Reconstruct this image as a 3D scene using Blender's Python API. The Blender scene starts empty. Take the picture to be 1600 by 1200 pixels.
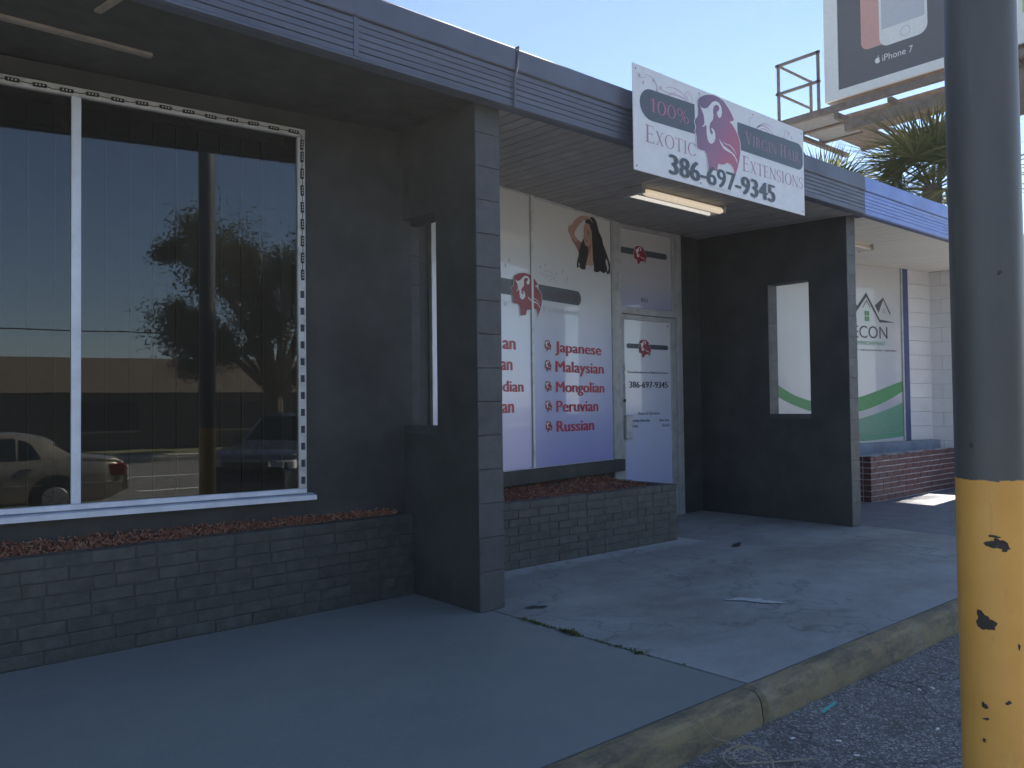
import bpy, bmesh, math, random
from mathutils import Vector, Matrix
R = math.radians
rng = random.Random(7)
HAZE = 0.0013                                # density of the bright air, per metre
scn = bpy.context.scene
COL = scn.collection

# ------------------------------------------------------------------ camera, sky, sun, exposure
cam = bpy.data.cameras.new('camera'); cam_o = bpy.data.objects.new('camera', cam); COL.objects.link(cam_o)
cam.sensor_fit = 'HORIZONTAL'; cam.sensor_width = 36.0; cam.lens = 1276.12 / 1600 * 36
cam.clip_start = 0.05; cam.clip_end = 3000
def cam_axes(yaw, p, r):
    f = Vector((math.cos(yaw)*math.cos(p), math.sin(yaw)*math.cos(p), math.sin(p)))
    rt = Vector((math.sin(yaw), -math.cos(yaw), 0)); up = rt.cross(f)
    c, s = math.cos(r), math.sin(r)
    return c*rt + s*up, -s*rt + c*up, f
rt, up, fw = cam_axes(R(49.156), R(1.459), R(-0.695))
mw = Matrix((rt, up, -fw)).transposed().to_4x4(); mw.translation = Vector((-3.029, -3.813, 1.23))
cam_o.matrix_world = mw
scn.camera = cam_o

SUN_AZ, SUN_EL = R(4.9), R(43.6)            # azimuth from +X towards +Y
world = bpy.data.worlds.new('World'); scn.world = world; world.use_nodes = True
wn = world.node_tree.nodes; wl = world.node_tree.links
bg = wn['Background']
sky = wn.new('ShaderNodeTexSky'); sky.sky_type = 'NISHITA'; sky.sun_disc = False
sky.sun_elevation = SUN_EL; sky.sun_rotation = math.pi/2 - SUN_AZ
sky.air_density = 0.9; sky.dust_density = 0.05; sky.ozone_density = 2.6
wl.new(sky.outputs[0], bg.inputs[0]); bg.inputs[1].default_value = 0.050
sun = bpy.data.lights.new('sun', 'SUN'); sun.energy = 5.0; sun.angle = R(0.53); sun.color = (1.0, 0.93, 0.82)
sun_o = bpy.data.objects.new('sun', sun); COL.objects.link(sun_o)
S = Vector((math.cos(SUN_AZ)*math.cos(SUN_EL), math.sin(SUN_AZ)*math.cos(SUN_EL), math.sin(SUN_EL)))
sun_o.rotation_euler = S.to_track_quat('Z', 'Y').to_euler(); sun_o.location = (30, 5, 30)
scn.view_settings.view_transform = 'Standard'; scn.view_settings.look = 'None'
scn.view_settings.gamma = 1.0; scn.view_settings.use_curve_mapping = False
scn.view_settings.exposure = 2.05

# ------------------------------------------------------------------ materials
def lin(r, g, b):
    f = lambda c: (c/255/12.92) if c/255 <= 0.04045 else ((c/255+0.055)/1.055)**2.4
    return (f(r), f(g), f(b))
class N:
    """small node builder"""
    def __init__(s, name):
        s.m = bpy.data.materials.new(name); s.m.use_nodes = True
        s.t = s.m.node_tree; s.n = s.t.nodes; s.l = s.t.links
        s.b = s.n['Principled BSDF']; s.out = s.n['Material Output']
        s._v = None
    def new(s, typ, **kw):
        n = s.n.new(typ)
        for k, v in kw.items(): setattr(n, k, v)
        return n
    def vec(s):
        if s._v is None:
            tc = s.new('ShaderNodeTexCoord'); oi = s.new('ShaderNodeObjectInfo')
            mul = s.new('ShaderNodeMath', operation='MULTIPLY'); mul.inputs[1].default_value = 37.0
            s.l.new(oi.outputs['Random'], mul.inputs[0])
            add = s.new('ShaderNodeVectorMath', operation='ADD')
            s.l.new(tc.outputs['Object'], add.inputs[0]); s.l.new(mul.outputs[0], add.inputs[1])
            s._v = add.outputs[0]; s.oi = oi; s.tc = tc
        return s._v
    def noise(s, scale, detail=5, rough=0.6, stretch=None):
        v = s.vec()
        if stretch:
            mp = s.new('ShaderNodeMapping'); mp.inputs['Scale'].default_value = stretch
            s.l.new(v, mp.inputs[0]); v = mp.outputs[0]
        n = s.new('ShaderNodeTexNoise'); n.inputs['Scale'].default_value = scale
        n.inputs['Detail'].default_value = detail; n.inputs['Roughness'].default_value = rough
        s.l.new(v, n.inputs['Vector']); return n.outputs['Fac']
    def voronoi(s, scale, out='Distance', feature='F1'):
        n = s.new('ShaderNodeTexVoronoi'); n.inputs['Scale'].default_value = scale; n.feature = feature
        s.l.new(s.vec(), n.inputs['Vector']); return n.outputs[out]
    def ramp(s, fac, stops):
        n = s.new('ShaderNodeValToRGB'); e = n.color_ramp.elements
        while len(e) < len(stops): e.new(0.5)
        for i, (p, c) in enumerate(stops):
            e[i].position = p; e[i].color = (*c, 1) if not isinstance(c, (int, float)) else (c, c, c, 1)
        s.l.new(fac, n.inputs[0]); return n.outputs[0]
    def mix(s, fac, a, b, mode='MIX'):
        n = s.new('ShaderNodeMix', data_type='RGBA', blend_type=mode)
        for sock, v in ((n.inputs[0], fac), (n.inputs[6], a), (n.inputs[7], b)):
            if isinstance(v, (int, float)): sock.default_value = v
            elif isinstance(v, tuple): sock.default_value = (*v, 1)
            else: s.l.new(v, sock)
        return n.outputs[2]
    def bump(s, h, strength, dist=0.01, prev=None):
        n = s.new('ShaderNodeBump'); n.inputs['Strength'].default_value = strength; n.inputs['Distance'].default_value = dist
        s.l.new(h, n.inputs['Height'])
        if prev is not None: s.l.new(prev, n.inputs['Normal'])
        return n.outputs[0]
    def set(s, color=None, rough=None, normal=None, **kw):
        for sock, v in (('Base Color', color), ('Roughness', rough), ('Normal', normal)):
            if v is None: continue
            i = s.b.inputs[sock]
            if isinstance(v, tuple): i.default_value = (*v, 1)
            elif isinstance(v, (int, float)): i.default_value = v
            else: s.l.new(v, i)
        for k, v in kw.items():
            i = s.b.inputs[k.replace('_', ' ')]
            if isinstance(v, tuple): i.default_value = (*v, 1)
            else: i.default_value = v
        return s.m
def M(name, col, rough=0.6, var=0.25, scale=9, bump=0.15, bscale=70, rnd=0.0, dirt=None, dirt_amt=0.5, **kw):
    n = N(name); f = n.noise(scale)
    lo = tuple(c*(1-var) for c in col); hi = tuple(min(1, c*(1+var)) for c in col)
    c = n.ramp(f, [(0.3, lo), (0.7, hi)])
    if dirt:
        f2 = n.noise(scale*0.45, 7, 0.7)
        c = n.mix(n.ramp(f2, [(0.5, 0.0), (0.68, dirt_amt)]), c, dirt)
    if rnd:
        hs = n.new('ShaderNodeHueSaturation')
        mr = n.new('ShaderNodeMapRange'); mr.inputs[3].default_value = 1-rnd; mr.inputs[4].default_value = 1+rnd
        n.vec(); n.l.new(n.oi.outputs['Random'], mr.inputs[0]); n.l.new(mr.outputs[0], hs.inputs['Value'])
        n.l.new(c, hs.inputs['Color']); c = hs.outputs[0]
    r = n.ramp(n.noise(scale*2.3), [(0.3, max(0.02, rough-0.1)), (0.7, min(1, rough+0.1))])
    nb = n.bump(n.noise(bscale, 6, 0.65), bump, 0.004) if bump else None
    return n.set(c, r, nb, **kw)
def flat(name, col, rough=0.4, **kw):
    return M(name, col, rough, var=0.05, scale=14, bump=0, **kw)

m_black = M('black_paint', (0.042, 0.044, 0.044), 0.66, 0.28, 3.0, 0.6, 75, dirt=(0.068, 0.067, 0.062), dirt_amt=0.5)
m_blackblock = M('black_painted_block', (0.056, 0.060, 0.067), 0.55, 0.25, 6.0, 0.8, 110, rnd=0.12, dirt=(0.085, 0.085, 0.082), dirt_amt=0.45)
m_blackbrick = M('black_painted_brick', (0.054, 0.057, 0.053), 0.6, 0.35, 14, 0.9, 60, rnd=0.12, dirt=(0.085, 0.084, 0.078), dirt_amt=0.45)
m_joint = M('painted_mortar', (0.046, 0.048, 0.047), 0.75, 0.3, 20, 0.5, 90)
m_slatefascia = M('slate_metal_paint', (0.085, 0.100, 0.148), 0.45, 0.2, 1.6, 0.3, 12, dirt=(0.10, 0.085, 0.085), dirt_amt=0.35)
m_bluefascia = M('periwinkle_metal_paint', (0.19, 0.29, 0.66), 0.42, 0.14, 2.4, 0.12, 40, dirt=(0.30, 0.36, 0.62), dirt_amt=0.4)
m_soffit = M('dark_soffit_paint', (0.26, 0.255, 0.255), 0.6, 0.15, 4, 0.2, 40, rnd=0.08)
m_soffitw = M('cream_soffit_paint', (0.80, 0.76, 0.68), 0.6, 0.05, 4, 0.1, 40, rnd=0.02)
m_whiteblock = M('white_painted_block', (0.74, 0.72, 0.72), 0.6, 0.05, 6, 0.35, 80, rnd=0.03)
m_whitejoint = M('white_mortar', (0.46, 0.44, 0.44), 0.8, 0.15, 20, 0.5, 90)
m_mortarw = M('whitewashed_mortar', (0.52, 0.50, 0.52), 0.85, 0.2, 25, 0.8, 70, dirt=(0.25, 0.2, 0.2))
m_redbrick = M('painted_red_brick', (0.105, 0.030, 0.032), 0.55, 0.25, 18, 0.5, 60, rnd=0.2)
m_alu = M('aluminium_frame', (0.56, 0.56, 0.55), 0.42, 0.15, 12, 0.1, 60, dirt=(0.22, 0.21, 0.19), dirt_amt=0.5, Metallic=0.25)
m_alub = M('pale_aluminium_sill', (0.68, 0.72, 0.80), 0.4, 0.1, 10, 0.1, 60, dirt=(0.45, 0.48, 0.56), dirt_amt=0.5, Metallic=0.2)
m_doorframe = M('grey_door_frame', (0.40, 0.40, 0.40), 0.45, 0.12, 9, 0.1, 60, dirt=(0.2, 0.18, 0.16), Metallic=0.2)
m_bluepaint = M('navy_blue_paint', (0.055, 0.075, 0.20), 0.5, 0.1, 8, 0.1, 50)
m_greysill = M('blue_grey_sill', (0.26, 0.30, 0.38), 0.6, 0.15, 8, 0.3, 60, dirt=(0.12, 0.12, 0.14))
m_rust = M('weathered_steel', (0.19, 0.155, 0.135), 0.75, 0.25, 6, 0.4, 50, dirt=(0.15, 0.085, 0.055), dirt_amt=0.7)
m_galv = M('galvanised_plate', (0.30, 0.31, 0.33), 0.5, 0.15, 8, 0.2, 40, Metallic=0.3)
m_signwhite = flat('white_vinyl', (0.72, 0.72, 0.74), 0.35)
m_pill = flat('slate_print', (0.060, 0.075, 0.095), 0.35)
m_pink = flat('pink_print', (0.50, 0.15, 0.25), 0.35)
m_rose = flat('dusty_rose_print', (0.42, 0.22, 0.32), 0.35)
m_swirl = flat('pale_pink_scroll_print', (0.58, 0.46, 0.56), 0.35)
m_digit = flat('charcoal_print', (0.045, 0.055, 0.07), 0.35)
m_red = flat('red_vinyl_letters', (0.42, 0.022, 0.055), 0.35)
m_crim = flat('crimson_vinyl', (0.25, 0.016, 0.040), 0.35)
m_darktext = flat('navy_vinyl_letters', (0.02, 0.022, 0.045), 0.35)
m_palegrey = flat('pale_grey_letters', (0.36, 0.36, 0.42), 0.35)
m_dimred = flat('dim_red_letters', (0.10, 0.03, 0.04), 0.35)
m_skin = flat('printed_skin', (0.42, 0.25, 0.19), 0.4)
m_skin2 = flat('printed_skin_shade', (0.27, 0.135, 0.11), 0.4)
m_hair = M('printed_dark_hair', (0.018, 0.014, 0.016), 0.35, 0.5, 30, 0, 1)
m_lip = flat('printed_lips', (0.30, 0.06, 0.09), 0.4)
m_green = flat('green_print', (0.08, 0.30, 0.11), 0.35)
m_greenpale = flat('striped_green_print', (0.11, 0.33, 0.20), 0.35)
m_greydk = flat('dark_grey_print', (0.06, 0.06, 0.068), 0.35)
m_paleb = flat('light_print', (0.50, 0.50, 0.55), 0.35)
m_addark = flat('charcoal_poster', (0.125, 0.12, 0.13), 0.5)
m_adwhite = flat('white_poster', (0.72, 0.71, 0.71), 0.5)
m_adrose = flat('rose_gold_print', (0.58, 0.33, 0.30), 0.5)
m_adgreen = flat('lime_print', (0.45, 0.55, 0.20), 0.5)
m_led = flat('black_plastic', (0.012, 0.012, 0.013), 0.4)
m_diode = flat('diode_lens', (0.72, 0.72, 0.66), 0.3)
m_ledpad = flat('adhesive_residue', (0.035, 0.035, 0.045), 0.7)
m_steel = M('brushed_steel', (0.45, 0.45, 0.46), 0.35, 0.1, 30, 0.1, 80, Metallic=0.8)
m_slat = M('blind_fabric', (0.30, 0.31, 0.33), 0.7, 0.08, 12, 0.1, 80, rnd=0.06)
m_interior = M('dark_interior', (0.055, 0.055, 0.055), 0.8, 0.1, 4, 0.1, 30)
m_board = M('raw_white_board_and_slat_glint', (0.50, 0.50, 0.44), 0.65, 0.12, 10, 0.2, 40)
m_batten = M('bare_batten', (0.26, 0.23, 0.20), 0.75, 0.2, 14, 0.4, 60)
m_soil = M('dark_soil', (0.10, 0.045, 0.03), 0.95, 0.3, 14, 0.8, 40)
m_roof = M('roof_membrane', (0.30, 0.30, 0.31), 0.8, 0.1, 2, 0.2, 20)

def m_emit(name, col, strength, base):
    n = N(name); n.vec(); f = n.noise(25)
    c = n.ramp(f, [(0.35, tuple(x*0.9 for x in base)), (0.65, base)])
    return n.set(c, 0.4, Emission_Color=col, Emission_Strength=strength)
m_tube = m_emit('lit_cool_tube', (1.0, 0.93, 0.84), 0.13, (0.8, 0.8, 0.78))
m_tubew = m_emit('lit_warm_tube', (1.0, 0.80, 0.56), 0.125, (0.8, 0.75, 0.68))
m_cream = flat('cream_enamel', (0.62, 0.57, 0.50), 0.4)

def mk_mulch():
    n = N('red_bark_mulch'); n.vec()
    g = n.new('ShaderNodeNewGeometry')
    c = n.ramp(g.outputs['Random Per Island'], [(0.0, (0.13, 0.050, 0.032)), (0.35, (0.27, 0.095, 0.058)), (0.7, (0.38, 0.145, 0.085)), (0.93, (0.40, 0.24, 0.16)), (1.0, (0.45, 0.36, 0.28))])
    return n.set(c, 0.85)
m_mulch = mk_mulch()
def mk_slate():
    n = N('slate_blue_floor_paint')
    a = n.ramp(n.noise(1.1, 6, 0.6), [(0.3, (0.170, 0.190, 0.192)), (0.7, (0.200, 0.220, 0.222))])
    sc = n.ramp(n.noise(9, 8, 0.75), [(0.66, 0.0), (0.74, 0.6)])
    a = n.mix(sc, a, (0.215, 0.23, 0.235))
    sp = n.ramp(n.noise(55, 3, 0.6), [(0.70, 0.0), (0.74, 0.8)])
    a = n.mix(sp, a, (0.32, 0.33, 0.34))
    sm = n.ramp(n.noise(1.4, 9, 0.8, (1.0, 3.0, 1)), [(0.56, 0.0), (0.72, 0.5)])
    a = n.mix(sm, a, (0.24, 0.255, 0.26))
    gm = n.ramp(n.noise(7, 3, 0.5), [(0.74, 0.0), (0.76, 0.6)])
    a = n.mix(gm, a, (0.06, 0.065, 0.07))
    gr = n.ramp(n.noise(220, 2, 0.5), [(0.3, 0.85), (0.7, 1.15)])
    a = n.mix(1.0, a, gr, 'MULTIPLY')
    r = n.ramp(n.noise(3, 6), [(0.3, 0.42), (0.7, 0.62)])
    nb = n.bump(n.noise(120, 5, 0.6), 0.25, 0.002); nb = n.bump(n.noise(5, 3), 0.15, 0.01, nb)
    return n.set(a, r, nb)
m_slate = mk_slate()
def mk_conc(name, lo, hi, stain, pale, amt=0.75, band=False):
    n = N(name)
    a = n.ramp(n.noise(1.7, 8, 0.65), [(0.32, lo), (0.68, hi)])
    st = n.ramp(n.noise(0.8, 9, 0.72, (1.0, 1.6, 1)), [(0.47, 0.0), (0.63, amt)])
    a = n.mix(st, a, stain)
    pl = n.ramp(n.noise(2.6, 9, 0.75, (0.8, 2.2, 1)), [(0.60, 0.0), (0.74, 0.6)])
    a = n.mix(pl, a, pale)
    sp = n.ramp(n.noise(22, 6, 0.7), [(0.70, 0.0), (0.76, 0.8)])
    a = n.mix(sp, a, tuple(c*0.35 for c in lo))
    if band:
        sx = n.new('ShaderNodeSeparateXYZ'); n.l.new(n.tc.outputs['Object'], sx.inputs[0])
        ad = n.new('ShaderNodeMath', operation='MULTIPLY_ADD'); ad.inputs[1].default_value = 0.55
        n.l.new(n.noise(6, 8, 0.75), ad.inputs[0]); n.l.new(sx.outputs[1], ad.inputs[2])
        lx = n.new('ShaderNodeMath', operation='LESS_THAN'); lx.inputs[1].default_value = 3.05; n.l.new(sx.outputs[0], lx.inputs[0])
        mm = n.new('ShaderNodeMath', operation='MULTIPLY'); n.l.new(n.ramp(ad.outputs[0], [(0.86, 0.0), (1.0, 0.75)]), mm.inputs[0]); n.l.new(lx.outputs[0], mm.inputs[1])
        a = n.mix(mm.outputs[0], a, pale)
    ck = n.new('ShaderNodeTexVoronoi'); ck.feature = 'DISTANCE_TO_EDGE'; ck.inputs['Scale'].default_value = 0.55
    wv = n.new('ShaderNodeVectorMath', operation='ADD'); nz = n.new('ShaderNodeTexNoise'); nz.inputs['Scale'].default_value = 3; nz.inputs['Detail'].default_value = 8
    n.l.new(n.vec(), nz.inputs['Vector']); mu = n.new('ShaderNodeVectorMath', operation='SCALE'); mu.inputs['Scale'].default_value = 0.6
    n.l.new(nz.outputs['Color'], mu.inputs[0]); n.l.new(n.vec(), wv.inputs[0]); n.l.new(mu.outputs[0], wv.inputs[1]); n.l.new(wv.outputs[0], ck.inputs['Vector'])
    a = n.mix(n.ramp(ck.outputs['Distance'], [(0.0, 0.55), (0.006, 0.0)]), a, tuple(c*0.3 for c in lo))
    gr = n.ramp(n.noise(180, 2, 0.5), [(0.3, 0.80), (0.7, 1.2)])
    a = n.mix(1.0, a, gr, 'MULTIPLY')
    r = n.ramp(n.noise(4, 6), [(0.3, 0.55), (0.7, 0.8)])
    nb = n.bump(n.noise(140, 6, 0.7), 0.4, 0.003); nb = n.bump(n.noise(7, 5), 0.2, 0.01, nb)
    return n.set(a, r, nb)
m_conc = mk_conc('stained_concrete', (0.215, 0.232, 0.238), (0.29, 0.305, 0.308), (0.155, 0.152, 0.152), (0.44, 0.455, 0.465), 0.75, True)
m_conc3 = mk_conc('blue_grey_concrete', (0.10, 0.115, 0.145), (0.145, 0.16, 0.195), (0.09, 0.10, 0.12), (0.22, 0.24, 0.28), 0.4)
def mk_asphalt(name, base, k=1.0):
    n = N(name)
    a = n.ramp(n.noise(1.2, 8, 0.7), [(0.3, tuple(c*0.62 for c in base)), (0.7, tuple(c*1.3 for c in base))])
    v = n.voronoi(150, 'Color')
    sep = n.new('ShaderNodeSeparateColor'); n.l.new(v, sep.inputs[0])
    st = n.ramp(sep.outputs[0], [(0.0, 0.55), (0.7, 1.0), (0.88, 1.7), (1.0, 3.4)])
    a = n.mix(k, a, st, 'MULTIPLY')
    br = n.ramp(n.noise(2.3, 8, 0.75), [(0.50, 0.0), (0.66, 0.7)])
    a = n.mix(br, a, (0.085, 0.070, 0.054))
    big = n.new('ShaderNodeSeparateColor'); n.l.new(n.voronoi(62, 'Color'), big.inputs[0])
    a = n.mix(n.ramp(big.outputs[1], [(0.90, 0.0), (0.93, 0.75)]), a, (0.27, 0.265, 0.26))
    cr = n.new('ShaderNodeTexVoronoi'); cr.feature = 'DISTANCE_TO_EDGE'; cr.inputs['Scale'].default_value = 1.6
    wv = n.new('ShaderNodeVectorMath', operation='ADD'); nz = n.new('ShaderNodeTexNoise'); nz.inputs['Scale'].default_value = 4
    n.l.new(n.vec(), nz.inputs['Vector']); mu = n.new('ShaderNodeVectorMath', operation='SCALE'); mu.inputs['Scale'].default_value = 0.35
    n.l.new(nz.outputs['Color'], mu.inputs[0]); n.l.new(n.vec(), wv.inputs[0]); n.l.new(mu.outputs[0], wv.inputs[1]); n.l.new(wv.outputs[0], cr.inputs['Vector'])
    cf = n.ramp(cr.outputs['Distance'], [(0.0, 0.7), (0.018, 0.0)])
    a = n.mix(cf, a, (0.018, 0.017, 0.016))
    nb = n.bump(n.voronoi(150), 0.7, 0.006); nb = n.bump(n.noise(9, 6), 0.4, 0.02, nb)
    return n.set(a, 0.85, nb)
m_asph = mk_asphalt('worn_asphalt', (0.155, 0.150, 0.148))
m_road = mk_asphalt('street_asphalt', (0.105, 0.10, 0.09), 0.4)
def mk_kerb():
    n = N('faded_yellow_kerb_paint')
    a = n.ramp(n.noise(3.0, 8, 0.7), [(0.3, (0.19, 0.155, 0.090)), (0.55, (0.26, 0.210, 0.118)), (0.75, (0.245, 0.225, 0.175))])
    d = n.ramp(n.noise(5, 9, 0.78, (0.5, 1.6, 1.6)), [(0.46, 0.0), (0.62, 0.9)])
    a = n.mix(d, a, (0.085, 0.078, 0.064))
    d2 = n.ramp(n.noise(34, 6, 0.7), [(0.66, 0.0), (0.72, 0.85)])
    a = n.mix(d2, a, (0.035, 0.033, 0.03))
    nb = n.bump(n.noise(60, 8, 0.75), 0.7, 0.006)
    return n.set(a, 0.85, nb)
m_kerb = mk_kerb()
def mk_post():
    n = N('black_and_yellow_post_paint'); n.vec()
    sx = n.new('ShaderNodeSeparateXYZ'); n.l.new(n.tc.outputs['Object'], sx.inputs[0])
    ad = n.new('ShaderNodeMath', operation='MULTIPLY_ADD'); ad.inputs[1].default_value = 0.020
    n.l.new(n.noise(38, 7, 0.75), ad.inputs[0]); n.l.new(sx.outputs[2], ad.inputs[2])
    gt = n.new('ShaderNodeMath', operation='GREATER_THAN'); gt.inputs[1].default_value = 1.040
    n.l.new(ad.outputs[0], gt.inputs[0])
    yel = n.ramp(n.noise(5, 7, 0.65), [(0.3, (0.64, 0.32, 0.062)), (0.7, (0.74, 0.385, 0.085))])
    yel = n.mix(n.ramp(n.noise(11, 8, 0.72, (1, 1, 0.5)), [(0.58, 0.0), (0.75, 0.45)]), yel, (0.20, 0.115, 0.045))
    chip = n.ramp(n.noise(9.5, 5, 0.62), [(0.672, 0.0), (0.678, 1.0)])
    scr = n.ramp(n.noise(30, 5, 0.7, (1, 1, 0.06)), [(0.64, 0.0), (0.72, 0.35)])
    yel = n.mix(scr, yel, (0.28, 0.17, 0.075))
    yel = n.mix(chip, yel, (0.035, 0.030, 0.028))
    blk = n.ramp(n.noise(4, 7, 0.65, (1, 1, 0.35)), [(0.3, (0.052, 0.056, 0.060)), (0.7, (0.085, 0.088, 0.090))])
    blk = n.mix(n.ramp(n.noise(22, 6, 0.7, (1, 1, 0.05)), [(0.58, 0.0), (0.72, 0.5)]), blk, (0.13, 0.13, 0.125))
    blk = n.mix(n.ramp(n.noise(26, 6, 0.7), [(0.68, 0.0), (0.73, 0.6)]), blk, (0.03, 0.03, 0.03))
    c = n.mix(gt.outputs[0], yel, blk)
    nb = n.bump(n.noise(45, 5), 0.12, 0.004); nb = n.bump(chip, -0.5, 0.002, nb)
    return n.set(c, 0.45, nb)
m_post = mk_post()
def mk_glass():
    n = N('tinted_window_glass')
    gl = n.new('ShaderNodeBsdfGlossy'); gl.inputs['Roughness'].default_value = 0.0; gl.inputs['Color'].default_value = (0.95, 0.97, 1, 1)
    tr = n.new('ShaderNodeBsdfTransparent'); tr.inputs[0].default_value = (0.42, 0.45, 0.45, 1)
    fr = n.new('ShaderNodeFresnel'); fr.inputs['IOR'].default_value = 1.74
    n.l.new(n.bump(n.noise(1.3, 2), 0.03, 0.01), gl.inputs['Normal'])
    mx = n.new('ShaderNodeMixShader'); n.l.new(fr.outputs[0], mx.inputs[0]); n.l.new(tr.outputs[0], mx.inputs[1]); n.l.new(gl.outputs[0], mx.inputs[2])
    n.l.new(mx.outputs[0], n.out.inputs['Surface']); return n.m
m_glass = mk_glass()
m_carglass = flat('car_glass', (0.012, 0.016, 0.018), 0.05)
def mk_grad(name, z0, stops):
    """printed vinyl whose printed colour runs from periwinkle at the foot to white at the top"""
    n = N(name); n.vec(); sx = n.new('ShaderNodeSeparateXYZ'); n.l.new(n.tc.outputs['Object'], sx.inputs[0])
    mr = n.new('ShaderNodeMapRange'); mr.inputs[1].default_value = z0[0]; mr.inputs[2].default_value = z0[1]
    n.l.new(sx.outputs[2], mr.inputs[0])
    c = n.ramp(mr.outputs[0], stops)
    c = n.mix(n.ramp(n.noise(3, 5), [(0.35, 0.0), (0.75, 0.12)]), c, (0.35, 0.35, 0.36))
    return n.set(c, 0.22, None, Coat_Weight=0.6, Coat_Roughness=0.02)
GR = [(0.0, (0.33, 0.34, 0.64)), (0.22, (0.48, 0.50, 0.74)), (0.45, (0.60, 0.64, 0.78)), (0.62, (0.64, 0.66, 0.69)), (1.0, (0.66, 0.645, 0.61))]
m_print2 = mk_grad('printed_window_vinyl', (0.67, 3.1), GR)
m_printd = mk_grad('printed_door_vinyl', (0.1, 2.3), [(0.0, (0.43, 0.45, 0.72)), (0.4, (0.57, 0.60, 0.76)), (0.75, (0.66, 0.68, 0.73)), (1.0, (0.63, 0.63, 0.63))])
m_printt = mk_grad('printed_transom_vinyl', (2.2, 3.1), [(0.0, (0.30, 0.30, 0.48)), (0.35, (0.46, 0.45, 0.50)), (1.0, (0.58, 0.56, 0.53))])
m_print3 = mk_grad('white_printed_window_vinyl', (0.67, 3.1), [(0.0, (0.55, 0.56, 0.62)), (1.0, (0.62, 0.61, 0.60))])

def mk_leaf(name, a, b, c, tr=0.35):
    n = N(name); n.vec(); g = n.new('ShaderNodeNewGeometry')
    col = n.ramp(g.outputs['Random Per Island'], [(0.0, a), (0.6, b), (1.0, c)])
    d = n.new('ShaderNodeBsdfDiffuse'); t = n.new('ShaderNodeBsdfTranslucent')
    n.l.new(col, d.inputs[0]); n.l.new(col, t.inputs[0])
    mx = n.new('ShaderNodeMixShader'); mx.inputs[0].default_value = tr
    n.l.new(d.outputs[0], mx.inputs[1]); n.l.new(t.outputs[0], mx.inputs[2]); n.l.new(mx.outputs[0], n.out.inputs['Surface'])
    return n.m
m_leaf = mk_leaf('oak_leaf', (0.045, 0.050, 0.024), (0.075, 0.080, 0.040), (0.12, 0.115, 0.06))
m_palm = mk_leaf('palm_leaf', (0.10, 0.11, 0.045), (0.15, 0.16, 0.065), (0.26, 0.23, 0.10), 0.35)
m_weed = mk_leaf('weed_leaf', (0.06, 0.085, 0.03), (0.10, 0.135, 0.05), (0.17, 0.17, 0.08), 0.3)
m_bark = M('bark', (0.085, 0.065, 0.05), 0.9, 0.3, 8, 1.0, 14)
m_grass = M('roadside_grass', (0.10, 0.105, 0.045), 0.9, 0.35, 1.2, 0.8, 20, dirt=(0.19, 0.155, 0.10))
m_tan = M('tan_shingle', (0.12, 0.09, 0.062), 0.8, 0.12, 2, 0.4, 12)
m_stucco = M('dark_stucco', (0.10, 0.095, 0.085), 0.85, 0.15, 2, 0.3, 20)
m_white = M('white_road_paint', (0.70, 0.70, 0.68), 0.7, 0.1, 6, 0.2, 40)
m_kerbc = M('pale_kerb_concrete', (0.48, 0.43, 0.34), 0.85, 0.15, 4, 0.3, 40)
m_silver = M('champagne_car_paint', (0.25, 0.225, 0.17), 0.32, 0.03, 4, 0, 1, Metallic=0.55, Coat_Weight=0.8, Coat_Roughness=0.03)
m_darkcar = M('navy_car_paint', (0.035, 0.042, 0.055), 0.3, 0.03, 4, 0, 1, Metallic=0.2, Coat_Weight=0.8, Coat_Roughness=0.03)
m_tyre = M('tyre_rubber', (0.018, 0.018, 0.018), 0.85, 0.1, 20, 0.3, 40)
m_rim = M('alloy_rim', (0.40, 0.40, 0.40), 0.35, 0.05, 20, 0, 1, Metallic=0.7)
m_tail = flat('tail_lamp_red', (0.14, 0.008, 0.010), 0.08)
m_head = flat('headlamp_lens', (0.60, 0.60, 0.58), 0.08)
m_litter = flat('white_litter', (0.72, 0.72, 0.70), 0.6)
m_teal = flat('teal_plastic', (0.06, 0.40, 0.36), 0.35)
m_wire = flat('tan_wire', (0.30, 0.25, 0.17), 0.5)
m_dirt = M('seam_dirt', (0.15, 0.135, 0.10), 0.95, 0.3, 30, 0.8, 70)
m_chalk = M('white_paint_smear', (0.42, 0.44, 0.46), 0.7, 0.2, 20, 0.1, 60)
m_gum = M('black_stain', (0.02, 0.022, 0.026), 0.6, 0.2, 20, 0.1, 60)

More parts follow.
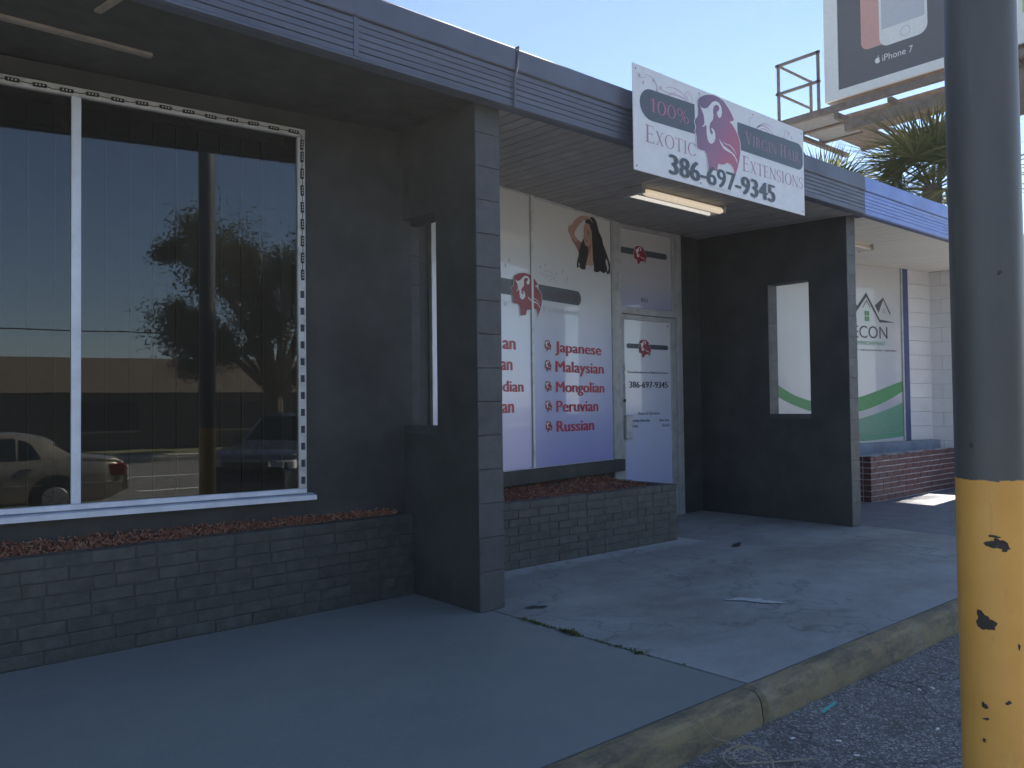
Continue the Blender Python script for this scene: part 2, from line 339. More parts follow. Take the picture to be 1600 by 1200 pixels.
# ------------------------------------------------------------------ mesh helpers
class MB:
    def __init__(s): s.v = []; s.f = []; s.mi = []
    def face(s, idx, mi=0): s.f.append(tuple(idx)); s.mi.append(mi)
    def box(s, x0, x1, y0, y1, z0, z1, mi=0):
        b = len(s.v)
        s.v += [(x, y, z) for z in (z0, z1) for y in (y0, y1) for x in (x0, x1)]
        for q in ((0,2,3,1), (4,5,7,6), (0,1,5,4), (2,6,7,3), (0,4,6,2), (1,3,7,5)): s.face([b+i for i in q], mi)
        return s
    def cbox(s, x0, x1, y0, y1, z0, z1, c=0.003, mi=0):
        """box with chamfered edges (44 triangles)"""
        b = len(s.v); xs = (x0, x1); ys = (y0, y1); zs = (z0, z1); ids = {}
        for i in (0, 1):
            for j in (0, 1):
                for k in (0, 1):
                    sx, sy, sz = 1-2*i, 1-2*j, 1-2*k
                    for ax in range(3):
                        ids[i, j, k, ax] = len(s.v)
                        s.v.append((xs[i]+(c*sx if ax != 0 else 0), ys[j]+(c*sy if ax != 1 else 0), zs[k]+(c*sz if ax != 2 else 0)))
        def add(fs, n):
            p = [Vector(s.v[t]) for t in fs]; nn = (p[1]-p[0]).cross(p[2]-p[0])
            s.face(fs if nn.dot(Vector(n)) > 0 else fs[::-1], mi)
        for i in (0, 1): add([ids[i,0,0,0], ids[i,1,0,0], ids[i,1,1,0], ids[i,0,1,0]], (2*i-1, 0, 0))
        for j in (0, 1): add([ids[0,j,0,1], ids[1,j,0,1], ids[1,j,1,1], ids[0,j,1,1]], (0, 2*j-1, 0))
        for k in (0, 1): add([ids[0,0,k,2], ids[1,0,k,2], ids[1,1,k,2], ids[0,1,k,2]], (0, 0, 2*k-1))
        for i in (0, 1):
            for j in (0, 1): add([ids[i,j,0,0], ids[i,j,1,0], ids[i,j,1,1], ids[i,j,0,1]], (2*i-1, 2*j-1, 0))
            for k in (0, 1): add([ids[i,0,k,0], ids[i,1,k,0], ids[i,1,k,2], ids[i,0,k,2]], (2*i-1, 0, 2*k-1))
        for j in (0, 1):
            for k in (0, 1): add([ids[0,j,k,1], ids[1,j,k,1], ids[1,j,k,2], ids[0,j,k,2]], (0, 2*j-1, 2*k-1))
        for i in (0, 1):
            for j in (0, 1):
                for k in (0, 1): add([ids[i,j,k,0], ids[i,j,k,1], ids[i,j,k,2]], (2*i-1, 2*j-1, 2*k-1))
        return s
    def tube(s, pts, r, n=8, mi=0, cap=True):
        """tube along pts; r number or list"""
        pts = [Vector(p) for p in pts]; rings = []
        up0 = Vector((0, 0, 1))
        for i, p in enumerate(pts):
            t = (pts[min(i+1, len(pts)-1)] - pts[max(i-1, 0)]).normalized()
            a = t.cross(up0 if abs(t.z) < 0.95 else Vector((1, 0, 0))).normalized(); b = a.cross(t).normalized()
            rr = r[i] if isinstance(r, (list, tuple)) else r
            st = len(s.v)
            s.v += [tuple(p + a*rr*math.cos(2*math.pi*k/n) + b*rr*math.sin(2*math.pi*k/n)) for k in range(n)]
            rings.append(st)
        for q in range(len(rings)-1):
            for k in range(n):
                s.face((rings[q]+k, rings[q]+(k+1) % n, rings[q+1]+(k+1) % n, rings[q+1]+k), mi)
        if cap:
            s.face([rings[0]+k for k in range(n)][::-1], mi); s.face([rings[-1]+k for k in range(n)], mi)
        return s
    def bar(s, a, b, w, h, mi=0):
        """rectangular bar between two points"""
        a = Vector(a); b = Vector(b); t = (b-a).normalized()
        sd = t.cross(Vector((0, 0, 1)));  sd = sd.normalized() if sd.length > 1e-4 else Vector((1, 0, 0))
        u = sd.cross(t).normalized(); st = len(s.v)
        for p in (a, b): s.v += [tuple(p + sd*w/2*i + u*h/2*j) for i, j in ((-1,-1), (1,-1), (1,1), (-1,1))]
        for q in ((0,1,2,3), (7,6,5,4), (0,4,5,1), (1,5,6,2), (2,6,7,3), (3,7,4,0)): s.face([st+i for i in q], mi)
        return s
    def poly(s, pts, y, mi=0):
        """flat outline in the local x,z plane at depth y, facing -y"""
        ar = sum(pts[i][0]*pts[(i+1) % len(pts)][1] - pts[(i+1) % len(pts)][0]*pts[i][1] for i in range(len(pts)))
        if ar < 0: pts = pts[::-1]
        st = len(s.v); s.v += [(p[0], y, p[1]) for p in pts]; s.face(range(st, st+len(pts)), mi); return s
    def build(s, name, mats, parent=None, loc=None, rz=None, smooth=False, link=True):
        me = bpy.data.meshes.new(name); me.from_pydata(s.v, [], s.f)
        if not isinstance(mats, (list, tuple)): mats = [mats]
        for m in mats: me.materials.append(m)
        if len(mats) > 1: me.polygons.foreach_set('material_index', s.mi)
        if smooth: me.polygons.foreach_set('use_smooth', [True]*len(s.f))
        me.update()
        return put(name, me, parent, loc, rz)
def put(name, me, parent=None, loc=None, rz=None):
    o = bpy.data.objects.new(name, me); COL.objects.link(o)
    if parent is not None: o.parent = parent
    if loc is not None: o.location = loc
    if rz is not None: o.rotation_euler = (0, 0, rz)
    return o
def empty(name, loc=(0, 0, 0), rz=0, parent=None):
    o = bpy.data.objects.new(name, None); COL.objects.link(o); o.location = loc; o.rotation_euler = (0, 0, rz)
    if parent: o.parent = parent
    return o
def tag(o, label=None, cat=None, group=None, kind=None):
    if label: o['label'] = label
    if cat: o['category'] = cat
    if group: o['group'] = group
    if kind: o['kind'] = kind
    return o

def rrect0(x0, x1, z0, z1, r, n=6):
    o = []
    for cx, cz, a in ((x1-r, z1-r, 0), (x0+r, z1-r, 90), (x0+r, z0+r, 180), (x1-r, z0+r, 270)):
        o += [(cx+r*math.cos(R(a+90*i/n)), cz+r*math.sin(R(a+90*i/n))) for i in range(n+1)]
    return o
# ---- lettering
def text_mesh(txt, x0, z0, x1, z1, y, bold=0.0, ring=False):
    """sans letters fitted to the box x0..x1, z0..z1 (cap height or full ink box), facing -y"""
    cu = bpy.data.curves.new('t', 'FONT'); cu.body = txt; cu.size = 1; cu.resolution_u = 3
    ob = bpy.data.objects.new('t', cu); COL.objects.link(ob)
    dg = bpy.context.evaluated_depsgraph_get(); me = bpy.data.meshes.new_from_object(ob.evaluated_get(dg))
    bpy.data.objects.remove(ob); bpy.data.curves.remove(cu)
    vs = [v.co.copy() for v in me.vertices]; fs = [tuple(p.vertices) for p in me.polygons]; bpy.data.meshes.remove(me)
    ax = min(v.x for v in vs); bx = max(v.x for v in vs); az = min(v.y for v in vs); bz = max(v.y for v in vs)
    mb = MB(); h = z1-z0; cw = (x1-x0)/max(1, len(txt))
    b = bold*cw*2.2; bz_ = bold*h*0.9 if ring else 0
    sh = [(0, 0)] if not bold else ([(-b, 0), (0, 0), (b, 0)] if not ring else [(b*math.cos(R(a)), bz_*math.sin(R(a))) for a in range(0, 360, 30)])
    for i, (dx, dz) in enumerate(sh):
        o = len(mb.v)
        mb.v += [(x0+b+dx+(v.x-ax)/(bx-ax)*(x1-x0-2*b), y-0.00004*i, z0+dz+(v.y-az)/(bz-az)*h) for v in vs]
        mb.f += [tuple(o+k for k in f) for f in fs]
    mb.mi = [0]*len(mb.f); return mb
def desc_box(txt, zb, zc):
    """ink box for a word whose baseline is zb and cap top zc"""
    return zb - (0.27*(zc-zb) if any(c in 'gjpqy' for c in txt) else 0), zc
# roman capitals drawn with thick stems, thin strokes and serifs
def serif_glyph(ch):
    P = []; TK, TN, SF = 0.115, 0.045, 0.035
    def rect(x0, x1, z0, z1): P.append([(x0, z0), (x1, z0), (x1, z1), (x0, z1)])
    def stem(x, z0=0.0, z1=1.0, w=TK, s0=True, s1=True, sw=0.09):
        rect(x, x+w, z0, z1)
        if s0: rect(x-sw, x+w+sw, z0, z0+SF)
        if s1: rect(x-sw, x+w+sw, z1-SF, z1)
    def diag(x0, z0, x1, z1, w): P.append([(x0, z0), (x0+w, z0), (x1+w, z1), (x1, z1)])
    def ring(cx, cz, rx, rz, a0=0, a1=360, tk=TK, tn=TN):
        n = max(8, int(abs(a1-a0)/12)); out = []; inn = []
        for i in range(n+1):
            a = R(a0+(a1-a0)*i/n); c, s = math.cos(a), math.sin(a)
            out.append((cx+rx*c, cz+rz*s)); inn.append((cx+(rx-tk)*c, cz+(rz-tn)*s))
        for i in range(n): P.append([out[i], out[i+1], inn[i+1], inn[i]])
    if ch == 'E': stem(0.09); rect(0.1, 0.6, 0, SF); rect(0.1, 0.56, 1-SF, 1); rect(0.2, 0.48, 0.5, 0.5+SF); rect(0.565, 0.6, 0, 0.17); rect(0.53, 0.56, 0.84, 1); rect(0.46, 0.485, 0.42, 0.6); w = 0.64
    elif ch == 'I': stem(0.1); w = 0.31
    elif ch == 'T': stem(0.29, s1=False); rect(0, 0.69, 1-SF, 1); rect(0, 0.03, 0.82, 1); rect(0.66, 0.69, 0.82, 1); w = 0.69
    elif ch == 'X': diag(0.52, 0, 0.04, 1, TK); diag(0.06, 0, 0.56, 1, TN); rect(0, 0.2, 0, SF); rect(0.46, 0.72, 0, SF); rect(0, 0.24, 1-SF, 1); rect(0.48, 0.7, 1-SF, 1); w = 0.72
    elif ch == 'V': diag(0.34, 0, 0.05, 1, TK); diag(0.38, 0, 0.62, 1, TN); rect(0, 0.24, 1-SF, 1); rect(0.54, 0.74, 1-SF, 1); w = 0.74
    elif ch == 'A': diag(0.58, 0, 0.32, 1, TK); diag(0.08, 0, 0.34, 1, TN); rect(0.2, 0.6, 0.34, 0.34+SF); rect(0, 0.2, 0, SF); rect(0.5, 0.78, 0, SF); w = 0.78
    elif ch == 'N': stem(0.08, w=TN); stem(0.66, w=TN, s0=False); diag(0.62, 0, 0.06, 1, TK); w = 0.8
    elif ch == 'H': stem(0.09); stem(0.57); rect(0.2, 0.57, 0.5, 0.5+SF); w = 0.78
    elif ch == 'O': ring(0.43, 0.5, 0.43, 0.52); w = 0.86
    elif ch == '0': ring(0.30, 0.5, 0.30, 0.52, tk=0.10); w = 0.60
    elif ch == 'C': ring(0.43, 0.5, 0.43, 0.52, 42, 318); rect(0.70, 0.735, 0.68, 0.95); rect(0.72, 0.75, 0.08, 0.28); w = 0.76
    elif ch == 'G': ring(0.43, 0.5, 0.43, 0.52, 42, 330); rect(0.70, 0.735, 0.68, 0.95); stem(0.66, 0.0, 0.42, s0=False); w = 0.86
    elif ch == 'R': stem(0.09); ring(0.28, 0.75, 0.30, 0.25, -90, 90); rect(0.1, 0.3, 1-SF, 1); rect(0.1, 0.3, 0.5, 0.5+SF); diag(0.56, 0, 0.28, 0.52, TK); rect(0.55, 0.74, 0, SF); w = 0.74
    elif ch == 'S': ring(0.27, 0.74, 0.25, 0.27, 40, 270, 0.09); ring(0.25, 0.25, 0.27, 0.27, -140, 90, 0.09); rect(0.46, 0.49, 0.74, 0.96); rect(0.03, 0.06, 0.05, 0.27); w = 0.54
    elif ch == '1': stem(0.13, s1=False); diag(0.02, 0.84, 0.13, 1, 0.05); w = 0.36
    elif ch == '%': ring(0.20, 0.73, 0.20, 0.28, tk=0.07); ring(0.66, 0.27, 0.20, 0.28, tk=0.07); diag(0.22, -0.04, 0.60, 1.04, 0.04); w = 0.86
    else: w = 0.3
    return P, w
def serif_mesh(txt, x0, z0, x1, zcap, y, small=0.78):
    """small capitals: the first letter of each word stands taller"""
    parts = []; x = 0; first = True
    for ch in txt:
        if ch == ' ': x += 0.32; first = True; continue
        sc = 1.0 if (first or ch in '0%1') else small; first = False
        P, w = serif_glyph(ch); parts.append((x, sc, P)); x += (w+0.10)*sc
    k = (x1-x0)/(x-0.1); h = zcap-z0; mb = MB()
    for i, (gx, sc, P) in enumerate(parts):
        for q in P: mb.poly([(x0+(gx+a*sc)*k, z0+b*sc*h) for a, b in q], y - 0.00002*i)
    return mb
HEAD = [(0.727,3.481),(0.75,3.507),(0.8,3.536),(0.86,3.557),(0.931,3.569),(0.992,3.566),(1.054,3.553),(1.105,3.518),(1.146,3.484),(1.177,3.447),(1.185,3.43),(1.155,3.416),(1.128,3.405),(1.165,3.388),(1.206,3.354),(1.243,3.311),(1.263,3.258),(1.266,3.196),(1.253,3.131),(1.229,3.063),(1.2,3.002),(1.169,2.938),(1.181,2.986),(1.176,3.022),(1.164,3.045),(1.133,3.064),(1.091,3.069),(1.038,3.045),(0.996,3.038),(0.971,3.04),(0.959,3.014),(0.953,2.962),(0.847,2.943),(0.845,2.999),(0.839,3.046),(0.826,3.086),(0.797,3.107),(0.757,3.103),(0.72,3.107),(0.707,3.122),(0.706,3.193),(0.702,3.204),(0.698,3.224),(0.685,3.233),(0.694,3.25),(0.701,3.269),(0.693,3.285),(0.684,3.307),(0.696,3.331),(0.718,3.35),(0.728,3.374),(0.725,3.391),(0.729,3.413),(0.723,3.441)]
SWIRL = [(0.729,3.469),(0.753,3.442),(0.771,3.416),(0.795,3.38),(0.803,3.328),(0.793,3.301),(0.768,3.293),(0.792,3.289),(0.818,3.313),(0.827,3.297),(0.828,3.243),(0.839,3.203),(0.858,3.18),(0.888,3.177),(0.919,3.198),(0.936,3.229),(0.937,3.265),(0.922,3.293),(0.897,3.303),(0.882,3.296),(0.902,3.282),(0.906,3.265),(0.891,3.25),(0.871,3.264),(0.864,3.299),(0.873,3.337),(0.91,3.372),(0.918,3.408),(0.912,3.443),(0.923,3.479),(0.954,3.501),(0.985,3.499),(0.995,3.48),(0.984,3.459),(0.963,3.448),(0.962,3.43),(0.977,3.409),(0.997,3.404),(1.019,3.424),(1.028,3.457),(1.021,3.499),(0.991,3.525),(0.95,3.528),(0.909,3.512),(0.878,3.483),(0.847,3.452),(0.806,3.434),(0.767,3.436),(0.743,3.452)]
LEAF = [(0.982,3.241),(1.001,3.205),(1.042,3.171),(1.094,3.159),(1.146,3.154),(1.188,3.131),(1.219,3.087),(1.224,3.069),(1.215,3.117),(1.178,3.154),(1.136,3.171),(1.084,3.185),(1.042,3.195),(1.007,3.219)]
VEIN = [(1.012,3.226),(1.064,3.218),(1.127,3.219),(1.179,3.192),(1.221,3.146),(1.169,3.188),(1.122,3.212),(1.064,3.212)]
def emblem(name, x0, z0, x1, z1, y, mats, parent, outline=True, simple=False):
    f = lambda p: (x0+(p[0]-0.684)/0.582*(x1-x0), z0+(p[1]-2.938)/0.631*(z1-z0))
    mb = MB(); H = [f(p) for p in HEAD]
    if outline:
        n = len(H); out = []; d = 0.014*(z1-z0)
        ar = sum(H[i][0]*H[(i+1) % n][1]-H[(i+1) % n][0]*H[i][1] for i in range(n)); sg = 1 if ar > 0 else -1
        for i in range(n):
            a, b = Vector(H[i-1]), Vector(H[(i+1) % n]); t = (b-a); t = t/t.length if t.length else Vector((1, 0))
            out.append((H[i][0]+t.y*d*sg, H[i][1]-t.x*d*sg))
        mb.poly(out, y, 1)
    mb.poly(H, y-0.0008, 0)
    mb.poly([f(p) for p in SWIRL], y-0.0016, 1); mb.poly([f(p) for p in LEAF], y-0.0016, 1)
    if not simple: mb.poly([f(p) for p in VEIN], y-0.0018, 1)
    return mb.build(name, mats, parent)
def rounded(pts_left, x0, z0, x1, z1, side):
    """bar with one rounded end"""
    h = (z1-z0)/2; out = []
    if side == 'L':
        out = [(x1, z0), (x1, z1)] + [(x0+h*0.95+h*0.95*math.cos(R(90+i*18)), z0+h+h*math.sin(R(90+i*18))) for i in range(11)]
    elif side == 'R':
        out = [(x0, z1), (x0, z0)] + [(x1-h*0.95+h*0.95*math.cos(R(-90+i*18)), z0+h+h*math.sin(R(-90+i*18))) for i in range(11)]
    else:
        out = [(x0+h*math.cos(R(90+i*18))+h, z0+h+h*math.sin(R(90+i*18))) for i in range(11)] + [(x1-h+h*math.cos(R(-90+i*18)), z0+h+h*math.sin(R(-90+i*18))) for i in range(11)]
    return out

# ------------------------------------------------------------------ the setting: ground, street
mb = MB()
mb.v = [(-900, -900, -0.75), (900, -900, -0.75), (900, 900, -0.75), (-900, 900, -0.75)]; mb.face((0, 1, 2, 3))
tag(mb.build('ground', m_grass), kind='structure')
# sloping asphalt lot between kerb and street
mb = MB(); ys = [-1.84, -2.3, -3.0, -4.5, -6.5, -9.0, -11.4]; zs = [-0.13, -0.145, -0.18, -0.27, -0.40, -0.53, -0.60]
xs = [-60+i*1.5 for i in range(81)]
for y, z in zip(ys, zs):
    for x in xs: mb.v.append((x, y, z + (0.006*math.sin(x*2.1+y*3) if -5 < x < 6 else 0)))
for j in range(len(ys)-1):
    for i in range(80): a = j*81+i; mb.face((a+81, a+82, a+1, a))
tag(mb.build('parking_lot', m_asph), kind='structure')
mb = MB(); mb.v = [(-300, -25.0, -0.596), (300, -25.0, -0.596), (300, -11.4, -0.596), (-300, -11.4, -0.596)]; mb.face((0, 1, 2, 3))
road = tag(mb.build('road', m_road), kind='structure')
for y in (-14.2, -18.4):
    for k in range(-14, 15):
        MB().box(k*6.0-0.8, k*6.0+2.2, y-0.06, y+0.06, -0.592, -0.588).build('lane_mark', m_white, road)
tag(MB().box(-300, 300, -25.3, -25.0, -0.7, -0.45).build('far_kerb', m_kerbc), kind='structure')
tag(MB().box(-300, 300, -27.4, -25.3, -0.7, -0.46).build('far_pavement', m_kerbc), kind='structure')
# side ground beyond the end of the building
mb = MB().box(9.9, 60, -1.6, 60, -0.7, -0.10); tag(mb.build('side_lot', m_asph), kind='structure')

# pavement slabs in front of the shops
def slab(name, x0, x1, mat, y1=2.2):
    mb = MB(); nx = max(2, int((x1-x0)/0.25)); ny = 14
    for j in range(ny+1):
        for i in range(nx+1):
            x = x0+(x1-x0)*i/nx; y = -1.745+(y1+1.745)*j/ny
            mb.v.append((x, y, 0.003*math.sin(x*1.3+0.5)*math.sin(y*1.9) - 0.002))
    for j in range(ny):
        for i in range(nx): a = j*(nx+1)+i; mb.face((a, a+1, a+nx+2, a+nx+1))
    b = len(mb.v); mb.v += [(x0, -1.745, -0.3), (x1, -1.745, -0.3), (x1, y1, -0.3), (x0, y1, -0.3)]
    e = [0, nx, (ny+1)*(nx+1)-1, ny*(nx+1)]
    for q in range(4): mb.face((b+q, b+(q+1) % 4, e[(q+1) % 4], e[q]))
    return tag(mb.build(name, mat), kind='structure')
slab('pavement_slate_painted', -9.0, 0.088, m_slate)
slab('pavement_concrete', 0.104, 4.856, m_conc)
slab('pavement_blue_grey', 4.866, 9.9, m_conc3)
tag(MB().box(0.080, 0.112, -1.75, 2.2, -0.3, -0.007).build('pavement_joint', m_dirt), kind='structure')
tag(MB().box(4.850, 4.872, -1.75, 2.2, -0.3, -0.012).build('pavement_joint', m_dirt), kind='structure')
# kerb in lengths with chipped, rounded arrises
def kerb(x0, x1):
    mb = MB(); n = int((x1-x0)/0.025)
    prof = [(-1.750, -0.3), (-1.750, -0.004), (-1.775, 0.006), (-1.815, 0.006), (-1.838, 0.000), (-1.852, -0.014), (-1.860, -0.045), (-1.870, -0.115), (-1.872, -0.3)]
    m = len(prof)
    for i in range(n+1):
        x = x0+(x1-x0)*i/n; ch = 0.010*max(0, math.sin(x*7.3)+math.sin(x*17.7)+math.sin(x*3.1)-1.2) + rng.uniform(0, 0.0025)
        en = 0.012*max(0, 1-min(x-x0, x1-x)/0.02)
        for k, (y, z) in enumerate(prof):
            d = ch if k in (3, 4, 5) else 0
            mb.v.append((x, y + d + (en if k > 3 else 0) + rng.uniform(-0.001, 0.001), z - d*0.6 - (en if 1 < k < 6 else 0) + rng.uniform(-0.001, 0.001)))
    for i in range(n):
        for k in range(m-1): a = i*m+k; mb.face((a, a+1, a+m+1, a+m))
    mb.face(range(m)); mb.face([n*m+k for k in range(m)][::-1])
    return mb
kr = tag(empty('kerb', (0, 0, 0)), kind='structure')
for a, b in ((-6.0, -2.95), (-2.94, 0.040), (0.049, 3.05), (3.06, 6.1), (6.11, 9.9)):
    kerb(a, b).build('kerb_stone', m_kerb, kr)

# ------------------------------------------------------------------ the shop building
SO = lambda y: 3.05 + 0.03*y
bld = tag(empty('storefront_building', (0, 0, 0)), 'single-storey row of black and white shopfronts with slatted metal fascia and block fins', 'building')
# shell: roof, back and end walls, floor inside
MB().box(-9.0, 9.70, -0.05, 10.0, 3.19, 3.30).build('roof', m_roof, bld)
sh = MB().box(-9.0, 9.60, 9.8, 10.0, -0.3, 3.18).box(-9.0, -8.8, 2.0, 9.79, -0.3, 3.18).box(9.40, 9.60, 2.0, 9.79, -0.3, 3.18)
sh.box(-0.02, 0.18, 2.0, 9.79, 0, 3.18).box(4.72, 4.90, 2.0, 9.79, 0, 3.18).build('shell_wall', m_interior, bld)
MB().box(-8.79, 9.39, 2.21, 9.79, -0.02, 0.01).build('shop_floor', m_interior, bld)

# fins of concrete block
def fin(x, t, depth, mblock, mjoint, label=None, coat=True, yo=0.0):
    core = MB(); c = -0.0012 if coat else 0.0010
    hy0, hy1, hz0, hz1 = 0.42, 0.88, 1.10, 2.47
    for y0, y1, z0, z1 in ((0.008, hy0-0.006, 0, 3.1), (hy1+0.006, depth, 0, 3.1), (hy0-0.006, hy1+0.006, 0, hz0-0.03), (hy0-0.006, hy1+0.006, hz1+0.005, 3.1)):
        core.box(c, t-c, y0, y1, z0, z1)
    f = core.build('fin_wall', m_black if coat else mjoint, bld, (x, yo, 0))
    if label: f['label'] = label
    cache = {}
    def block(y0, y1, z0, z1):
        if y1-y0 < 0.03 or z1-z0 < 0.03: return
        k = (round(y1-y0, 3), round(z1-z0, 3))
        if k not in cache:
            me = MB().cbox(0, t, 0.002, k[0]-0.002, 0.002, k[1]-0.002, 0.0016).build('block', mblock, f)
            cache[k] = me.data; o = me
        else: o = put('block', cache[k], f)
        o.location = (rng.uniform(-0.0006, 0.0006), y0+rng.uniform(-0.0012, 0.0012), z0)
    zz = [0, 0.235] + [0.235+0.2032*(i+1) for i in range(14)]
    for ci in range(15):
        z0, z1 = zz[ci], min(zz[ci+1], 3.085)
        cuts = [0.0]; y = 0.4064 if ci % 2 else 0.2032
        while y < depth-0.1: cuts.append(y); y += 0.4064
        cuts.append(depth)
        if coat: cuts = [0.0, 0.4064, 0.86, 1.2]
        for a, b in zip(cuts, cuts[1:]):
            if coat and (a == 0.4064 or (a > 0.8 and not (z0 >= 1.04 and z1 <= 2.48))): continue
            if z0 >= 1.04 and z1 <= 2.48:
                for p, q in ((a, min(b, hy0)), (max(a, hy1), b)): block(p, q, z0, z1)
            else: block(a, b, z0, z1)
    MB().cbox(-0.002, t+0.002, hy0-0.004, hy1+0.004, 1.048, hz0, 0.003).build('fin_sill', mblock, f)
    return f
fin(0.0, 0.19, 1.95, m_blackblock, m_joint, 'black block fin between the dark window and the printed window')
fin(4.715, 0.173, 1.95, m_blackblock, m_joint, 'black block fin beside the door', yo=0.078)
fin(9.33, 0.19, 1.95, m_whiteblock, m_whitejoint, 'white block fin at the end of the row', False)

# soffit: smooth black over the first bay, boarded over the others
def tilt(mb):                         # lay the soffit on its slope
    mb.v = [(x, y, z + SO(y)) for x, y, z in mb.v]; return mb
s1 = tilt(MB().box(-9.0, -0.005, -0.10, 2.1, 0.0, 0.03)).build('soffit', m_black, bld)
tilt(MB().box(-3.6, -1.69, 0.535, 0.575, -0.018, -0.001)).build('batten', m_batten, s1)
tilt(MB().bar((-2.035, 0.20, -0.008), (-1.99, -0.07, -0.008), 0.03, 0.014)).build('batten', m_batten, s1)
for x0, x1, mt in ((0.195, 4.71, m_soffit), (4.912, 9.325, m_soffitw)):
    sb = tilt(MB().box(x0, x1, -0.09, 2.1, 0.012, 0.035)).build('soffit', mt if mt is m_soffitw else m_black, bld)
    n = int((x1-x0)/0.1045); w = (x1-x0)/n; me = None
    for i in range(n):
        if me is None:
            o = tilt(MB().cbox(0.003, w-0.003, -0.095, 2.09, 0.0, 0.012, 0.0025)).build('soffit_board', mt, sb); me = o.data
        else: o = put('soffit_board', me, sb)
        o.location = (x0+i*w, 0, rng.uniform(-0.001, 0.001))
# fascia over fin tops (bridge soffit gaps)
tilt(MB().box(-0.005, 0.195, -0.10, -0.004, 0.0, 0.03)).build('soffit_trim', m_black, bld)
tilt(MB().box(4.71, 4.91, -0.10, 0.070, 0.0, 0.03)).build('soffit_trim', m_black, bld)
tilt(MB().box(9.325, 9.68, -0.10, 2.1, 0.034, 0.05)).build('soffit_trim', m_soffitw, bld)

# fascia: metal ribs below, flat flashing above
YF = -0.12
m_fasback = M('slate_paint_shadow_gap', (0.085, 0.10, 0.14), 0.6, 0.1, 3, 0.1, 40)
def fascia(x0, x1, mat):
    fa = MB().box(x0, x1, YF+0.012, -0.02, 3.04, 3.36).build('fascia', m_fasback if mat is m_slatefascia else m_bluepaint, bld)
    return fa
segs_g = [-9.0, -6.2, -3.5, -0.88, 0.22, 2.70, 4.70]; segs_b = [4.70, 7.55, 9.72]
for segs, mt in ((segs_g, m_slatefascia), (segs_b, m_bluefascia)):
    fa = fascia(segs[0], segs[-1], mt)
    for a, b in zip(segs, segs[1:]):
        for k in range(6):
            z0 = 3.048+k*0.0345
            dy = rng.uniform(-0.0015, 0.0015)
            MB().cbox(a+0.002, b-0.002, YF+dy, YF+0.014+dy, z0, z0+0.0312, 0.0025).build('fascia_rib', mt, fa)
        fl = MB(); dz = rng.uniform(-0.006, 0.006); dz2 = rng.uniform(-0.006, 0.006)
        n = 8; pr = [(YF-0.004, 3.258), (YF-0.010, 3.266), (YF-0.006, 3.395), (YF-0.002, 3.402), (0.02, 3.405), (0.02, 3.39)]
        for i in range(n+1):
            x = a+0.001+(b-a-0.002)*i/n; d = dz+(dz2-dz)*i/n
            for y, z in pr: fl.v.append((x, y+rng.uniform(-0.002, 0.002), z+(d if z > 3.3 else 0)))
        for i in range(n):
            for k in range(len(pr)-1): p = i*len(pr)+k; fl.face((p, p+1, p+len(pr)+1, p+len(pr)))
        fl.build('flashing', mt, fa)
    # bottom trim
    MB().cbox(segs[0], segs[-1], YF-0.006, YF+0.030, 3.032, 3.046, 0.002).build('fascia_trim', mt, fa)
    if mt is m_slatefascia:
        st = MB(); st.tube([(0.20, YF-0.012, 3.03), (0.203, YF-0.014, 3.20), (0.225, YF-0.018, 3.30), (0.235, YF-0.016, 3.405), (0.24, 0.02, 3.415)], 0.008, 6)
        st.build('strap', mt, fa)
        MB().box(-0.895, -0.865, YF-0.004, YF+0.01, 3.05, 3.255).build('joint_cover', mt, fa)

# --- bay 1: dark window, its wall set at an angle
W1 = (-0.69, 0.85, 0); A1 = R(-6.5)
wl1 = MB().box(-8.2, 0.745, 0.02, 0.14, 0.0, 0.66).box(0.012, 0.75, 0.019, 0.141, 0.661, 3.07).box(-8.2, 0.010, 0.022, 0.139, 2.965, 3.07)
w1 = wl1.build('wall', m_black, bld, W1, A1)
win = empty('shop_window', W1, A1, bld)
win['label'] = 'dark tinted shop window reflecting the street'
ZB, ZT = 0.703, 2.957
MB().cbox(-4.6, 0.0, -0.022, 0.035, ZT-0.048, ZT, 0.003).build('frame_head', m_alu, win)
MB().cbox(-4.6, 0.0, -0.022, 0.035, ZB, ZB+0.030, 0.003).build('frame_bottom', m_alub, win)
MB().cbox(-0.046, 0.0, -0.020, 0.033, ZB+0.031, ZT-0.049, 0.003).build('frame_jamb', m_alu, win)
for u in (-1.262, -3.1): MB().cbox(u-0.023, u+0.023, -0.020, 0.033, ZB+0.031, ZT-0.049, 0.003).build('mullion', m_alub, win)
for a, b in ((-1.238, -0.047), (-3.076, -1.286), (-4.6, -3.124)):
    MB().box(a, b, 0.004, 0.012, ZB+0.030, ZT-0.048).build('pane', m_glass, win)
sill = MB(); sill.v = [(-4.6, -0.060, ZB-0.040), (0.048, -0.060, ZB-0.040), (0.048, -0.060, ZB-0.012), (-4.6, -0.060, ZB-0.012), (-4.6, 0.02, ZB-0.002), (0.048, 0.02, ZB-0.002), (-4.6, 0.02, ZB-0.040), (0.048, 0.02, ZB-0.040)]
for q in ((0,1,2,3), (3,2,5,4), (0,6,7,1), (1,7,5,2), (0,3,4,6)): sill.face(q)
sill.build('sill', m_alub, win)
